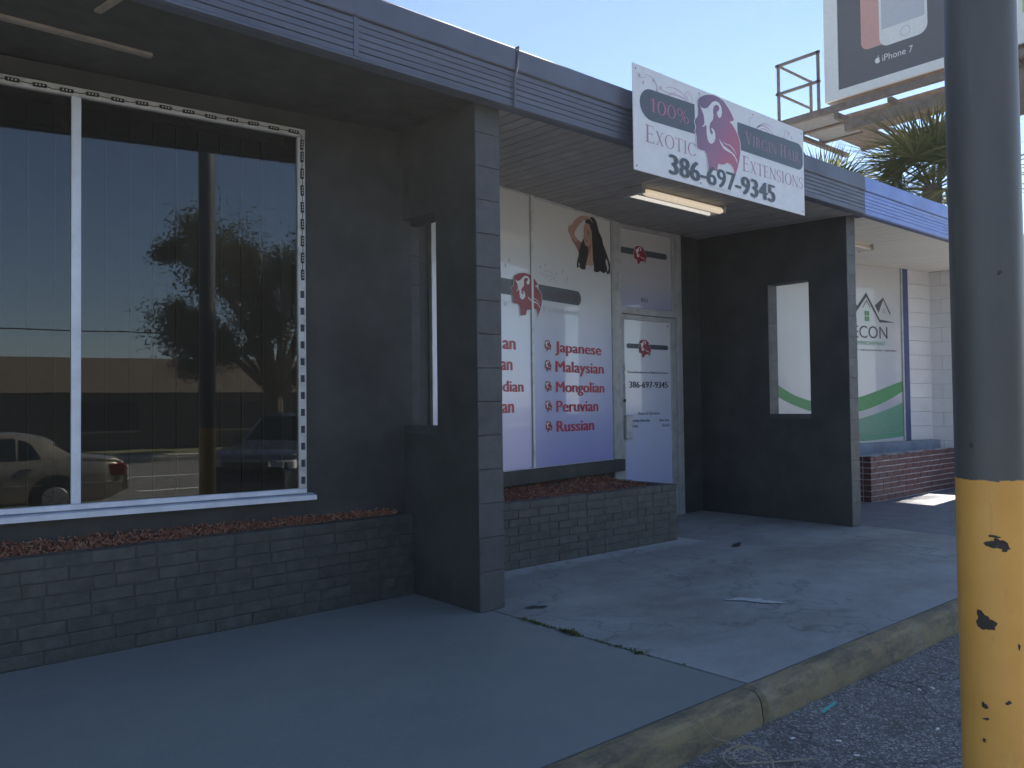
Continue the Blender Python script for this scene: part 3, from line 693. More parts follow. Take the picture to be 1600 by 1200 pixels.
# LED module string along head and jamb
led = tag(empty('led_light_string', (W1[0], W1[1], ZT), A1), 'string of black three-diode light modules round the dark window frame', 'light string')
md = MB().cbox(-0.033, 0.033, -0.009, 0, -0.0105, 0.0105, 0.003)
for k in (-1, 0, 1): md.cbox(k*0.016-0.0034, k*0.016+0.0034, -0.0115, -0.0088, -0.0034, 0.0034, 0.001, 1)
me_mod = None; pts = []
for i in range(20):
    u = -0.075-i*0.1235; z = -0.026 + rng.uniform(-0.003, 0.003)
    if me_mod is None: o = md.build('light_module', [m_led, m_diode], led); me_mod = o.data
    else: o = put('light_module', me_mod, led)
    o.location = (u, -0.0225, z); o.rotation_euler = (0, rng.uniform(-0.06, 0.06), 0); pts.append((u, -0.026, z))
for p, q in zip(pts, pts[1:]): MB().tube([(p[0]-0.028, p[1], p[2]), ((p[0]+q[0])/2, p[1], (p[2]+q[2])/2-rng.uniform(0.0, 0.008)), (q[0]+0.028, q[1], q[2])], 0.0022, 4).build('cable', m_led, led)
z = -0.10; vz = []
for i in range(9):
    o = put('light_module', me_mod, led); o.location = (-0.022, -0.0205, z); o.rotation_euler = (0, math.pi/2+rng.uniform(-0.06, 0.06), 0); vz.append(z); z -= 0.075 if i == 0 else 0.105
for a, b in zip(vz, vz[1:]): MB().tube([(-0.022, -0.024, a-0.028), (-0.022+rng.uniform(-0.004, 0.004), -0.024, (a+b)/2), (-0.022, -0.024, b+0.028)], 0.0022, 4).build('cable', m_led, led)
MB().tube([pts[0], (-0.03, -0.027, -0.035), (-0.022, -0.025, -0.07)], 0.0022, 4).build('cable', m_led, led)
for i in range(12):
    MB().cbox(-0.036, -0.012, -0.0235, -0.0195, -0.022, 0.022, 0.001).build('glue_pad', m_ledpad, led).location = (0, 0, z-0.015); z -= 0.104
# blind and board inside
bl = tag(empty('vertical_blind', (W1[0], W1[1], 0), A1), 'grey vertical slat blind hanging behind the dark tinted window', 'blind')
MB().box(-3.3, -0.06, 0.20, 0.25, 2.92, 2.96).build('headrail', m_alu, bl)
me_s = None
for i in range(25):
    if me_s is None:
        mb = MB(); n = 6
        for k in range(n+1):
            t = -1+2*k/n; mb.v += [(t*0.064, 0.010*t*t, 0.72), (t*0.064, 0.010*t*t, 2.93)]
        for k in range(n): mb.face((2*k, 2*k+2, 2*k+3, 2*k+1))
        mb.box(-0.0665, -0.0625, 0.004, 0.012, 0.72, 2.93, 1)  # pale strip painted on as light caught along the slat edge
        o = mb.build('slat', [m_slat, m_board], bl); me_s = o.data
    else: o = put('slat', me_s, bl)
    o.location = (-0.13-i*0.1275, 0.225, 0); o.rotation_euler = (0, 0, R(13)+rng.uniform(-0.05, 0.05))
tb = MB(); tb.v = [(-0.130, 0.05, 0.73), (-0.068, 0.05, 0.73), (-0.068, 0.05, 2.24), (-0.130, 0.05, 2.30), (-0.130, 0.075, 0.73), (-0.068, 0.075, 0.73), (-0.068, 0.075, 2.24), (-0.130, 0.075, 2.30)]
for q in ((0,1,2,3), (5,4,7,6), (4,0,3,7), (1,5,6,2), (3,2,6,7)): tb.face(q)
tag(tb.build('trim_board', m_board, None, W1, A1), 'narrow pale board standing upright inside the dark window', 'board')

# --- bay 2: printed window and door
W2 = (1.437, 1.472, 0); A2 = R(10.5)
wa2 = MB().box(-1.27, 1.80, 0.02, 0.13, 0.0, 0.60).box(-1.27, -0.86, 0.0195, 0.131, 0.601, 3.10)
wa2.build('wall', m_black, bld, W2, A2)
MB().cbox(-0.86, 1.865, -0.075, 0.05, 0.545, 0.664, 0.004).build('ledge', m_black, bld, W2, A2)
wn2 = empty('shop_window', W2, A2, bld); wn2['label'] = 'shop window covered in white to periwinkle printed vinyl'
for a, b in ((-0.845, 0.402), (0.436, 1.755)):
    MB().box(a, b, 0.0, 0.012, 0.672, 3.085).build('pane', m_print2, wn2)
MB().cbox(0.403, 0.435, -0.014, 0.03, 0.668, 3.09, 0.002).build('mullion', m_alu, wn2)
MB().cbox(1.756, 1.80, -0.014, 0.03, 0.668, 3.10, 0.002).build('mullion', m_doorframe, wn2)
MB().cbox(-0.86, -0.846, -0.012, 0.03, 0.668, 3.09, 0.002).build('mullion', m_alu, wn2)
MB().cbox(-0.86, 1.755, -0.012, 0.016, 3.086, 3.10, 0.002).build('frame_head', m_alu, wn2)
MB().cbox(-0.86, 1.755, -0.012, 0.016, 0.664, 0.671, 0.001).build('frame_bottom', m_alu, wn2)
def word(txt, x0, zb, x1, zc, mat, parent, y=-0.003, bold=0.012, name='lettering'):
    a, b = desc_box(txt, zb, zc)
    return text_mesh(txt, x0, a, x1, b, y, bold).build(name, mat, parent)
for t, x0, zb, x1, zc in (('Japanese', .76, 1.708, 1.554, 1.812), ('Malaysian', .765, 1.523, 1.594, 1.631), ('Mongolian', .767, 1.336, 1.60, 1.44), ('Peruvian', .769, 1.157, 1.483, 1.263), ('Russian', .768, .974, 1.404, 1.076)):
    word(t, x0, zb, x1, zc, m_red, wn2, bold=0.035)
    emblem('emblem', 0.597, zb+0.002, 0.702, zc+0.004, -0.003, [m_crim, m_signwhite], wn2, simple=True)
for t, x0, zb, x1, zc in (('an', 0.0, 1.705, .181, 1.782), ('an', -.03, 1.525, .133, 1.601), ('dian', -.005, 1.341, .285, 1.437), ('an', -.02, 1.16, .148, 1.24)):
    text_mesh(t, x0, zb, x1, zc, -0.003, 0.035).build('lettering', m_red, wn2)
mb = MB().poly(rounded(0, 0.52, 2.175, 1.205, 2.312, 'R'), -0.0022); mb.build('pill', m_pill, wn2)
mb = MB().poly(rounded(0, -0.52, 2.175, 0.16, 2.312, 'L'), -0.0022); mb.build('pill', m_pill, wn2)
serif_mesh('VIRGIN', .60, 2.212, .905, 2.27, -0.004).build('lettering', m_dimred, wn2); serif_mesh('HAIR', .940, 2.212, 1.145, 2.27, -0.004).build('lettering', m_dimred, wn2)
serif_mesh('EXTENSIONS', .585, 2.074, 1.165, 2.124, -0.003).build('lettering', m_palegrey, wn2)
serif_mesh('IC', .02, 2.074, .112, 2.116, -0.003, 1.0).build('lettering', m_palegrey, wn2)
serif_mesh('%', -.06, 2.205, .06, 2.275, -0.004, 1.0).build('lettering', m_dimred, wn2)
emblem('emblem', 0.126, 2.005, 0.565, 2.39, -0.006, [m_crim, m_signwhite], wn2)
sw = MB()
for (cx, cz, r, a0, a1) in ((0.70, 2.33, .10, 20, 150), (0.74, 2.33, .07, 10, 160), (0.66, 2.33, .15, 30, 110), (0.60, 2.44, .05, 200, 330), (0.95, 2.36, .04, 0, 200)):
    for i in range(10):
        p = [R(a0+(a1-a0)*(i+k)/10) for k in (0, 1)]
        q = [(cx+r*math.cos(t), cz+r*0.8*math.sin(t)) for t in p] + [(cx+(r-0.006)*math.cos(t), cz+(r-0.006)*0.8*math.sin(t)) for t in p[::-1]]
        sw.poly(q, -0.0025)
for cx, cz in ((0.55, 2.47), (0.62, 2.50), (0.80, 2.44), (0.98, 2.41), (0.90, 2.47), (0.05, 2.42), (0.10, 2.47)):
    sw.poly([(cx-.012, cz), (cx+.002, cz-.018), (cx+.014, cz+.004), (cx, cz+.022)], -0.0025)
sw.build('scroll_print', m_palegrey, wn2)
# printed portrait of a long-haired woman in a white top (flat print on the vinyl)
pp = MB()
pp.poly([(1.365,3.066),(1.286,3.066),(1.207,3.049),(1.101,2.987),(1.073,2.943),(1.009,2.92),(0.997,2.875),(1.059,2.799),(1.133,2.736),(1.176,2.687),(1.211,2.76),(1.234,2.794),(1.168,2.809),(1.104,2.855),(1.126,2.896),(1.194,2.962),(1.273,3.019),(1.365,3.04)], -0.002, 0)
pp.poly([(1.059,2.799),(1.133,2.736),(1.176,2.687),(1.211,2.76),(1.234,2.794),(1.168,2.809),(1.12,2.78),(1.075,2.815)], -0.0024, 1)
pp.poly([(1.295,2.995),(1.271,2.957),(1.262,2.905),(1.272,2.885),(1.27,2.869),(1.258,2.858),(1.273,2.846),(1.272,2.819),(1.289,2.778),(1.346,2.773),(1.339,2.741),(1.32,2.675),(1.306,2.573),(1.432,2.589),(1.423,2.651),(1.43,2.789),(1.42,2.928),(1.363,3.0)], -0.0028, 0)
pp.poly([(1.346,2.773),(1.339,2.741),(1.32,2.675),(1.36,2.70),(1.40,2.79),(1.415,2.85),(1.40,2.80)], -0.0031, 1)
pp.poly([(1.273,2.93),(1.30,2.935),(1.318,2.925),(1.30,2.93)], -0.0034, 2); pp.poly([(1.322,2.915),(1.35,2.922),(1.375,2.905),(1.35,2.912)], -0.0034, 2)
pp.poly([(1.325,2.896),(1.345,2.902),(1.365,2.892),(1.345,2.888)], -0.0034, 2); pp.poly([(1.29,2.822),(1.315,2.831),(1.335,2.820),(1.312,2.812)], -0.0034, 3)
pp.poly([(1.388,3.072),(1.435,3.076),(1.469,3.068),(1.503,3.033),(1.541,2.949),(1.593,2.893),(1.616,2.832),(1.662,2.773),(1.708,2.702),(1.744,2.647),(1.741,2.539),(1.72,2.56),(1.70,2.535),(1.66,2.56),(1.619,2.541),(1.55,2.555),(1.50,2.535),(1.431,2.538),(1.438,2.589),(1.423,2.651),(1.415,2.789),(1.407,2.928),(1.363,2.997),(1.295,2.995),(1.296,3.023),(1.353,3.046),(1.376,3.044)], -0.0037, 2)
pp.poly([(1.274,2.851),(1.222,2.787),(1.182,2.719),(1.164,2.642),(1.14,2.589),(1.139,2.537),(1.18,2.55),(1.22,2.532),(1.283,2.536),(1.307,2.611),(1.344,2.704),(1.34,2.772),(1.289,2.775),(1.271,2.813)], -0.0037, 2)
pp.poly([(1.668,2.70),(1.70,2.66),(1.712,2.60),(1.69,2.565),(1.68,2.61),(1.655,2.66)], -0.0041, 4)
pp.poly([(1.17,2.60),(1.185,2.57),(1.178,2.545),(1.165,2.575)], -0.0041, 4)
pp.poly([(1.295,2.575),(1.34,2.59),(1.37,2.578),(1.40,2.592),(1.438,2.593),(1.437,2.538),(1.289,2.536)], -0.0044, 4)
pp.poly([(1.35,3.056),(1.40,3.05),(1.43,3.02),(1.415,3.018),(1.39,3.038),(1.35,3.044)], -0.0046, 0)
pp.build('portrait_print', [m_skin, m_skin2, m_hair, m_lip, m_paleb], wn2)

# door and transom
DX, DY = 3.30, 1.84
MB().box(4.352, 4.714, DY, DY+0.12, 0, 3.11).build('wall', m_black, bld)
MB().box(3.20, 3.30, DY-0.04, DY+0.1, 0.0, 3.11).build('door_return', m_doorframe, bld)
MB().box(3.30, 4.36, DY-0.02, DY+0.14, -0.02, 0.012).build('threshold', m_alu, bld)
fr = MB().cbox(0.0, 0.045, -0.03, 0.06, 0.0, 3.10, 0.003).cbox(0.955, 1.05, -0.03, 0.06, 0.0, 3.10, 0.003).cbox(0.0451, 0.9549, -0.028, 0.058, 3.06, 3.10, 0.003).cbox(0.0451, 0.9549, -0.028, 0.058, 2.165, 2.235, 0.003)
df = fr.build('door_frame', m_doorframe, bld, (DX, DY, 0))
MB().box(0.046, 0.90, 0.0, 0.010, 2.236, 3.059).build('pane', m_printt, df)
MB().cbox(0.90, 0.9545, -0.015, 0.05, 2.236, 3.059, 0.002).build('transom_stile', m_doorframe, df)
mb = MB().poly(rounded(0, .061, 2.80, .834, 2.866, 'B'), -0.0022); mb.build('pill', m_pill, df)
emblem('emblem', .274, 2.705, .488, 2.905, -0.003, [m_crim, m_signwhite], df, simple=True)
word('821', .388, 2.31, .491, 2.348, m_darktext, df, bold=0.02)
dr = empty('door', (DX, DY, 0), 0, bld)
MB().cbox(0.046, 0.10, -0.012, 0.03, 0.02, 2.160, 0.003).build('stile', m_doorframe, dr)
MB().cbox(0.868, 0.954, -0.012, 0.03, 0.02, 2.160, 0.003).build('stile', m_doorframe, dr)
MB().cbox(0.101, 0.867, -0.012, 0.03, 2.108, 2.160, 0.003).build('rail', m_doorframe, dr)
MB().cbox(0.101, 0.867, -0.012, 0.03, 0.02, 0.22, 0.003).build('rail', m_doorframe, dr)
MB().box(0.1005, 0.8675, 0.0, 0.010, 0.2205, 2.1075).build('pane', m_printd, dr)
MB().poly(rounded(0, .142, 1.808, .83, 1.858, 'B'), -0.0022).build('pill', m_pill, dr)
emblem('emblem', .331, 1.712, .534, 1.908, -0.003, [m_crim, m_signwhite], dr, simple=True)
for t, x0, z0, x1, z1, bo in (('ExoticExtensions.BigCartel.com', .158, 1.540, .824, 1.570, .012), ('386-697-9345', .173, 1.393, .813, 1.46, .03), ('Hours of Operation', .308, 1.098, .665, 1.138, .01), ('Monday-Saturday', .187, 1.024, .50, 1.064, .01), ('10am-7pm', .657, 1.024, .823, 1.058, .01), ('Sunday', .186, .970, .31, 1.006, .01), ('closed', .70, .974, .828, 1.004, .01)):
    text_mesh(t, x0, z0, x1, z1, -0.003, bo).build('lettering', m_darktext, dr)
MB().cbox(.026, .10, -0.017, -0.0121, 1.455, 1.642, 0.002).build('lock_plate', m_galv, dr)
MB().tube([(.075, -0.017, 1.55), (.075, -0.026, 1.55)], 0.014, 10).build('lock_cylinder', m_steel, dr)
MB().cbox(.036, .10, -0.018, -0.0121, 1.11, 1.434, 0.002).build('lock_plate', m_galv, dr)
MB().tube([(.078, -0.018, 1.26), (.078, -0.028, 1.26)], 0.016, 10).build('lock_cylinder', m_led, dr)
MB().cbox(.070, .160, -0.058, -0.013, .862, 1.106, 0.006).build('pull_handle', m_alu, dr)
for z in (0.35, 1.15, 1.95): MB().cbox(0.945, 0.965, -0.038, -0.0305, z, z+0.10, 0.002).build('hinge', m_steel, dr)
MB().tube([(0.83, -0.004, 2.07), (0.83, -0.0005, 2.07)], 0.02, 12).build('alarm_sticker', m_palegrey, dr)

# --- bay 3: white-vinyl window with house logo
W3 = (8.69, 1.29, 0); A3 = R(-12)
MB().box(-3.7, 0.70, 0.03, 0.15, 0.0, 0.64).build('wall', m_greysill, bld, W3, A3)
MB().cbox(-2.6, 0.66, -0.09, 0.045, 0.50, 0.655, 0.004).build('ledge', m_greysill, bld, W3, A3)
w3 = empty('shop_window', W3, A3, bld); w3['label'] = 'white vinyl covered window with green swoosh and house logo'
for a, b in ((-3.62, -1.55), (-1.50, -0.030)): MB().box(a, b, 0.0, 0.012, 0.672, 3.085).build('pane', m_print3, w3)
for a, b, mt in ((-1.549, -1.501, m_alu), (-0.029, 0.0, m_alu), (0.001, 0.115, m_bluepaint), (-3.68, -3.621, m_alu)):
    MB().cbox(a, b, -0.02, 0.03, 0.660, 3.09, 0.003).build('mullion', mt, w3)
MB().cbox(-3.62, 0.0, -0.02, 0.02, 3.086, 3.112, 0.002).build('frame_head', m_cream, w3)
MB().cbox(-3.62, 0.0, -0.018, 0.02, 0.656, 0.671, 0.001).build('frame_bottom', m_alu, w3)
pb = MB().box(0.119, 0.70, 0.026, 0.15, 0.641, 3.1).build('wall', m_whitejoint, bld, W3, A3)
zz = 0.655
for ci in range(12):
    MB().cbox(0.117, 0.66, 0.014, 0.03, zz+0.003, min(zz+0.2002, 3.09), 0.003).build('block', m_whiteblock, pb); zz += 0.2032
lg = MB()
lg.poly([(-1.02,2.44),(-0.756,2.711),(-0.479,2.345),(-0.447,2.347),(-0.153,2.316),(-0.488,2.308),(-0.755,2.649),(-1.02,2.378)], -0.002, 0)
lg.poly([(-0.842,2.496),(-0.753,2.613),(-0.668,2.505),(-0.683,2.504),(-0.753,2.591),(-0.826,2.497)], -0.002, 0)
lg.poly([(-0.401,2.658),(-0.243,2.43),(-0.27,2.429),(-0.403,2.626),(-0.507,2.44),(-0.581,2.54)], -0.0022, 0)
lg.poly([(-1.11,2.54),(-0.97,2.545),(-0.93,2.50),(-1.0,2.44)], -0.0018, 0)
for a, b in ((0, 0), (1, 0), (0, 1), (1, 1)):
    lg.poly([(-0.797+a*.053, 2.318+b*.075), (-0.797+a*.053+.044, 2.318+b*.075), (-0.797+a*.053+.044, 2.318+b*.075+.064), (-0.797+a*.053, 2.318+b*.075+.064)], -0.0022, 1)
    lg.poly([(-0.421+a*.029, 2.44+b*.033), (-0.421+a*.029+.022, 2.44+b*.033), (-0.421+a*.029+.022, 2.44+b*.033+.027), (-0.421+a*.029, 2.44+b*.033+.027)], -0.0026, 2)
lg.build('house_logo', [m_greydk, m_green, m_palegrey], w3)
for t, x0, z0, x1, z1, mt, bo in (('ECON', -1.04, 2.083, -.33, 2.253, m_greydk, .0), ('HOME IMPROVEMENT', -1.24, 1.987, -.373, 2.042, m_greenpale, 0.0), ('N • RENOVATION • REPAIRS', -1.0, 1.908, -.144, 1.930, m_greydk, .01)):
    text_mesh(t, x0, z0, x1, z1, -0.003, bo).build('lettering', mt, w3)
def curve_band(x0, x1, f0, f1, n=24):
    t = [(x0+(x1-x0)*i/n) for i in range(n+1)]
    return [(x, f0(x)) for x in t] + [(x, f1(x)) for x in t[::-1]]
def qf(pts):                                  # smooth curve through points (x,z)
    def f(x):
        s = 0
        for i, (xi, zi) in enumerate(pts):
            l = zi
            for j, (xj, _) in enumerate(pts):
                if j != i: l *= (x-xj)/(xi-xj)
            s += l
        return s
    return f
up = qf([(-2.4, 1.404), (-1.89, 1.237), (-0.96, 1.273), (-0.04, 1.495)]); lo = qf([(-2.4, 1.257), (-1.9, 1.104), (-0.945, 1.082), (-0.04, 1.348)])
MB().poly(curve_band(-2.75, -1.551, lo, up), -0.002).build('swoosh_print', m_green, w3); MB().poly(curve_band(-1.4995, -0.031, lo, up), -0.002).build('swoosh_print', m_green, w3)
lo2 = qf([(-1.5, 0.93), (-0.946, 0.987), (-0.05, 1.195)]); lo3 = qf([(-1.5, 0.675), (-0.957, 0.678), (-0.05, 0.72)])
MB().poly(curve_band(-1.4995, -0.031, lo3, lo2), -0.002).build('swoosh_print', m_greenpale, w3)
st = MB()
for k in range(11):
    o = 0.02*k+0.012
    g0 = (lambda o: lambda x: max(lo3(x), lo2(x)-o*(1.6+0.9*(x+0.03))))(o*1.2); g1 = (lambda g: lambda x: g(x)+0.0045)(g0)
    st.poly(curve_band(-1.49, -0.04, g0, g1, 12), -0.0035)
for k in range(5):
    g0 = (lambda k: lambda x: lo2(x)+(lo(x)-lo2(x))*(0.15+0.16*k))(k); g1 = (lambda g: lambda x: g(x)+0.004)(g0)
    st.poly(curve_band(-1.49, -0.04, g0, g1, 12), -0.0035)
st.build('pinstripe_print', m_palegrey, w3)

# ------------------------------------------------------------------ brick planters
def planter(name, x0, x1, yf, h, mb_brick, mb_mortar, mortar_in, label, group, ret_l=None, ret_r=None, back=None, nco=8, blen=0.203, mulch=True, jit=0.0018):
    root = tag(empty(name, ((x0+x1)/2, yf, 0)), label, 'planter', group)
    ox = (x0+x1)/2; ch = h/nco; jw = 0.010 if mb_mortar is m_mortarw else 0.0055; bw = 0.095
    core = MB().box(x0-ox+mortar_in, x1-ox-mortar_in, mortar_in, bw-0.004, -0.02, h-0.004)
    if ret_l: core.box(x0-ox+mortar_in, x0-ox+bw-0.004, bw-0.003, ret_l, -0.02, h-0.004)
    if ret_r: core.box(x1-ox-bw+0.004, x1-ox-mortar_in, bw-0.003, ret_r, -0.02, h-0.004)
    core.build('mortar', mb_mortar, root)
    cache = {}
    def brick(xa, xb, ya, yb, z):
        k = (round(xb-xa, 3), round(yb-ya, 3), rng.randrange(3))
        if k not in cache:
            c = 0.0035
            b = MB().cbox(0, k[0], 0, k[1], 0, ch-jw, c); b.v = [tuple(q+rng.uniform(-jit, jit) for q in v) for v in b.v]
            o = b.build('brick', mb_brick, root); cache[k] = o.data
        else: o = put('brick', cache[k], root)
        o.location = (xa-ox, ya+rng.uniform(-0.002, 0.0015), z+rng.uniform(-0.0015, 0.0015)); o.rotation_euler = (0, rng.uniform(-0.004, 0.004), rng.uniform(-0.006, 0.006))
    for ci in range(nco):
        z = ci*ch+jw*0.5; off = (ci % 2)*blen/2 + rng.uniform(-0.012, 0.012)
        xs = [x0]; x = x0 + (blen+jw if off < blen/4 else blen/2+jw) + rng.uniform(-0.006, 0.006)
        while x < x1-0.06: xs.append(x); x += round((blen+jw) if rng.random() > 0.06 else (blen/2+jw), 3)
        xs.append(x1+jw)
        for a, b in zip(xs, xs[1:]): brick(a, round(b-jw, 3), 0.0, bw, z)
        for r, xx in ((ret_l, x0), (ret_r, x1-bw)):
            if not r: continue
            y = bw+jw+(0.0 if ci % 2 else 0.1)
            if not ci % 2: brick(xx, xx+bw, bw+jw, bw+0.1, z)
            while y < r-0.05: brick(xx, xx+bw, y, round(min(y+blen, r), 3), z); y += blen+jw
    if mulch:
        # back(x) gives the wall line behind the soil
        n = 60; so = MB()
        for i in range(n+1):
            x = x0+0.05+(x1-x0-0.10)*i/n
            for j in range(7):
                y0 = bw-0.02; y1 = back(x)-yf; y = y0+(max(y1, y0)-y0)*j/6
                so.v.append((x-ox, y, h-0.035+0.020*math.sin(x*5+j)*0.5+0.045*j/6+rng.uniform(-0.006, 0.006)))
        for i in range(n):
            for j in range(6): a = i*7+j; so.face((a, a+7, a+8, a+1))
        so.build('soil', m_soil, root)
        mu = MB()
        for i in range(int(2800*(x1-x0)/2.7)):
            x = rng.uniform(x0+0.06, x1-0.07); y0 = bw-0.02; y1 = back(x)-yf
            if y1-y0 < 0.015: continue
            y = rng.uniform(y0, y1); t = (y-y0)/(max(y1-y0, 0.05)); z = h-0.030+0.055*t+rng.uniform(-0.008, 0.018)
            L = rng.uniform(0.008, 0.036); w = rng.uniform(0.002, 0.007); a = rng.uniform(0, 6.3); dz = rng.uniform(-0.010, 0.014)
            p = Vector((x-ox, y, z)); d = Vector((math.cos(a)*L/2, math.sin(a)*L/2, dz))
            mu.bar(p-d, p+d, w, rng.uniform(0.002, 0.005))
        tag(mu.build('mulch', m_mulch, root), kind='stuff')
    return root
l1 = lambda x: 0.85+0.02 - math.tan(R(6.5))*(x+0.69)
l2 = lambda x: 1.472+0.02 + math.tan(R(10.5))*(x-1.437)
planter('brick_planter', -3.3, -0.004, 0.69, 0.525, m_blackbrick, m_joint, 0.0034, 'black painted brick planter of bark mulch under the dark tinted window', 'black brick planters', back=l1)
planter('brick_planter', 0.195, 2.93, 0.82, 0.50, m_blackbrick, m_joint, 0.0034, 'black painted brick planter of red mulch beside the shop door', 'black brick planters', ret_r=0.92, back=l2)
planter('brick_planter', 6.66, 9.325, 0.82, 0.555, m_redbrick, m_mortarw, 0.0065, 'dark red brick planter with white mortar under the white vinyl window', None, ret_l=0.62, nco=8, mulch=False, jit=0.003)
MB().box(6.76, 9.32, 0.914, 1.2, 0.40, 0.535).build('planter_fill', m_greysill, bpy.data.objects['brick_planter.002'], (-(6.66+9.325)/2, -0.82, 0))

# ------------------------------------------------------------------ banner
bx = tag(empty('shop_sign', (1.213, -0.2, 2.82)), 'white banner sign with red profile head, slate bars and large phone number on the fascia', 'sign')
BH = 2.82
pn = MB(); nx = 20
ys_ = lambda u, v: -0.004*math.sin(math.pi*u/2.22)*0
pn.v = []; zt = 0.735
pn.cbox(0.0, 2.222, 0.0, 0.006, 0.0, zt, 0.001)
pn.build('panel', m_signwhite, bx)
for x in (0.25, 1.1, 1.97): MB().box(x-0.02, x+0.02, 0.0061, 0.085, 0.24, 0.55).build('bracket', m_galv, bx)
def bz(p): return [(a, b-BH) for a, b in p]
MB().poly(bz([(0.69,3.424)]+[(0.69,3.204)]+[(0.195-0.125*math.sin(R(i*18)), 3.302-0.110*math.cos(R(i*18))) for i in range(11)]), -0.001).build('pill', m_pill, bx)
MB().poly(bz([(1.235,3.414),(1.245,3.20)]+[(2.13+0.075*math.sin(R(i*15)), 3.275-0.075*math.cos(R(i*15))) for i in range(7)]+[(2.13+0.075*math.sin(R(90+i*15)), 3.35-0.075*math.cos(R(90+i*15))) for i in range(7)]), -0.001).build('pill', m_pill, bx)
serif_mesh('100%', .185, 3.258-BH, .617, 3.352-BH, -0.0022).build('lettering', m_pink, bx)
serif_mesh('EXOTIC', .125, 3.036-BH, .690, 3.156-BH, -0.0012, .80).build('lettering', m_rose, bx)
serif_mesh('VIRGIN', 1.34, 3.262-BH, 1.79, 3.364-BH, -0.0022, .82).build('lettering', m_rose, bx); serif_mesh('HAIR', 1.845, 3.262-BH, 2.145, 3.364-BH, -0.0022, .82).build('lettering', m_rose, bx)
serif_mesh('EXTENSIONS', 1.297, 3.044-BH, 2.193, 3.162-BH, -0.0012, .80).build('lettering', m_rose, bx)
def mk_headgrad():
    n = N('plum_to_pink_print'); n.vec(); sx = n.new('ShaderNodeSeparateXYZ'); n.l.new(n.tc.outputs['Object'], sx.inputs[0])
    a = n.new('ShaderNodeMath', operation='MULTIPLY_ADD'); a.inputs[1].default_value = -0.55; n.l.new(sx.outputs[2], a.inputs[0]); n.l.new(sx.outputs[0], a.inputs[2])
    mr = n.new('ShaderNodeMapRange'); mr.inputs[1].default_value = 0.35; mr.inputs[2].default_value = 1.15; n.l.new(a.outputs[0], mr.inputs[0])
    c = n.ramp(mr.outputs[0], [(0.0, (0.13, 0.085, 0.16)), (0.45, (0.28, 0.12, 0.22)), (0.8, (0.46, 0.09, 0.16)), (1.0, (0.40, 0.10, 0.20))])
    return n.set(c, 0.35)
emblem('emblem', 0.684, 2.938-BH, 1.266, 3.569-BH-0.02, -0.003, [mk_headgrad(), m_signwhite], bx)
MB().poly(rrect0(0.835, 1.165, 2.848-BH, 2.975-BH, 0.05), -0.0052).build('white_ground', m_signwhite, bx)
text_mesh('386-697-9345', .376, 2.856-BH, 1.756, 2.998-BH, -0.0058, 0.035).build('lettering', m_digit, bx)
sc = MB()
def arcstroke(cx, cz, rx, rz, a0, a1, w, n=14):
    for i in range(n):
        t = [R(a0+(a1-a0)*(i+k)/n) for k in (0, 1)]; ww = w*(0.4+0.6*math.sin(math.pi*(i+0.5)/n))
        sc.poly([(cx+rx*math.cos(q), cz+rz*math.sin(q)) for q in t] + [(cx+(rx-ww)*math.cos(q), cz+(rz-ww)*math.sin(q)) for q in t[::-1]], -0.0008)
for a in ((.50, .50, .20, .13, 25, 150, .014), (.50, .50, .16, .10, 20, 150, .012), (.50, .52, .12, .08, 15, 160, .012), (.46, .49, .22, .18, 40, 120, .010), (.36, .66, .12, .05, 190, 350, .010),
          (.16, .62, .10, .07, -30, 110, .008), (.62, .62, .05, .065, 0, 360, .007), (.63, .62, .03, .045, 0, 360, .006), (.09, .69, .05, .04, 180, 340, .007),
          (1.62, .55, .14, .10, 20, 170, .014), (1.62, .55, .10, .075, 20, 170, .012), (1.66, .54, .17, .13, 60, 160, .010), (1.82, .62, .09, .04, 200, 350, .008), (1.95, .63, .035, .05, 0, 300, .008), (1.45, .62, .05, .06, 60, 300, .006)): arcstroke(*a)
for cx, cz in ((.07, .66), (.11, .62), (.22, .66), (.30, .63), (.26, .60), (1.90, .60), (1.99, .66), (2.03, .63)):
    sc.poly([(cx-.014, cz), (cx, cz-.016), (cx+.015, cz+.003), (cx+.002, cz+.022)], -0.0008)
sc.build('scroll_print', m_swirl, bx)
for x in (0.03, 0.75, 1.45, 2.19):
    for z in (0.03, 0.70): MB().tube([(x, 0, z), (x, -0.004, z)], 0.006, 6).build('screw', m_galv, bx)

# ------------------------------------------------------------------ strip lights under the soffit
def strip(x0, x1, yc, label, lit):
    L = tag(empty('strip_light', ((x0+x1)/2, yc, SO(yc))), label, 'lamp'); h = (x1-x0)/2
    MB().cbox(-h, h, -0.05, 0.05, -0.035, 0.0, 0.003).build('housing', m_cream if not lit else m_soffit, L)
    if lit:
        MB().tube([(-h+0.06, -0.075, -0.055), (-h+0.10, -0.075, -0.055), (h-0.06, -0.075, -0.055), (h-0.03, -0.075, -0.055)], [0.022, 0.030, 0.030, 0.018], 12).build('tube', m_tubew, L)
        MB().tube([(-h+0.03, 0.065, -0.055), (h-0.03, 0.065, -0.055)], 0.0165, 10).build('tube', m_tube, L)
    else:
        MB().cbox(-h, h, -0.07, 0.07, -0.075, -0.036, 0.012).build('diffuser', m_cream, L)
    for s in (-1, 1): MB().cbox(s*h-0.008, s*h+0.008, -0.10, 0.10, -0.075, -0.002, 0.003).build('end_cap', m_doorframe if lit else m_cream, L)
    for s in (-1, 1):
        if lit: MB().cbox(s*(h-0.02)-0.012, s*(h-0.02)+0.012, -0.11, 0.11, -0.072, -0.036, 0.003).build('lamp_holder', m_doorframe, L)
strip(2.27, 3.47, 0.715, 'lit twin-tube fluorescent strip light on dark soffit by the banner', True)
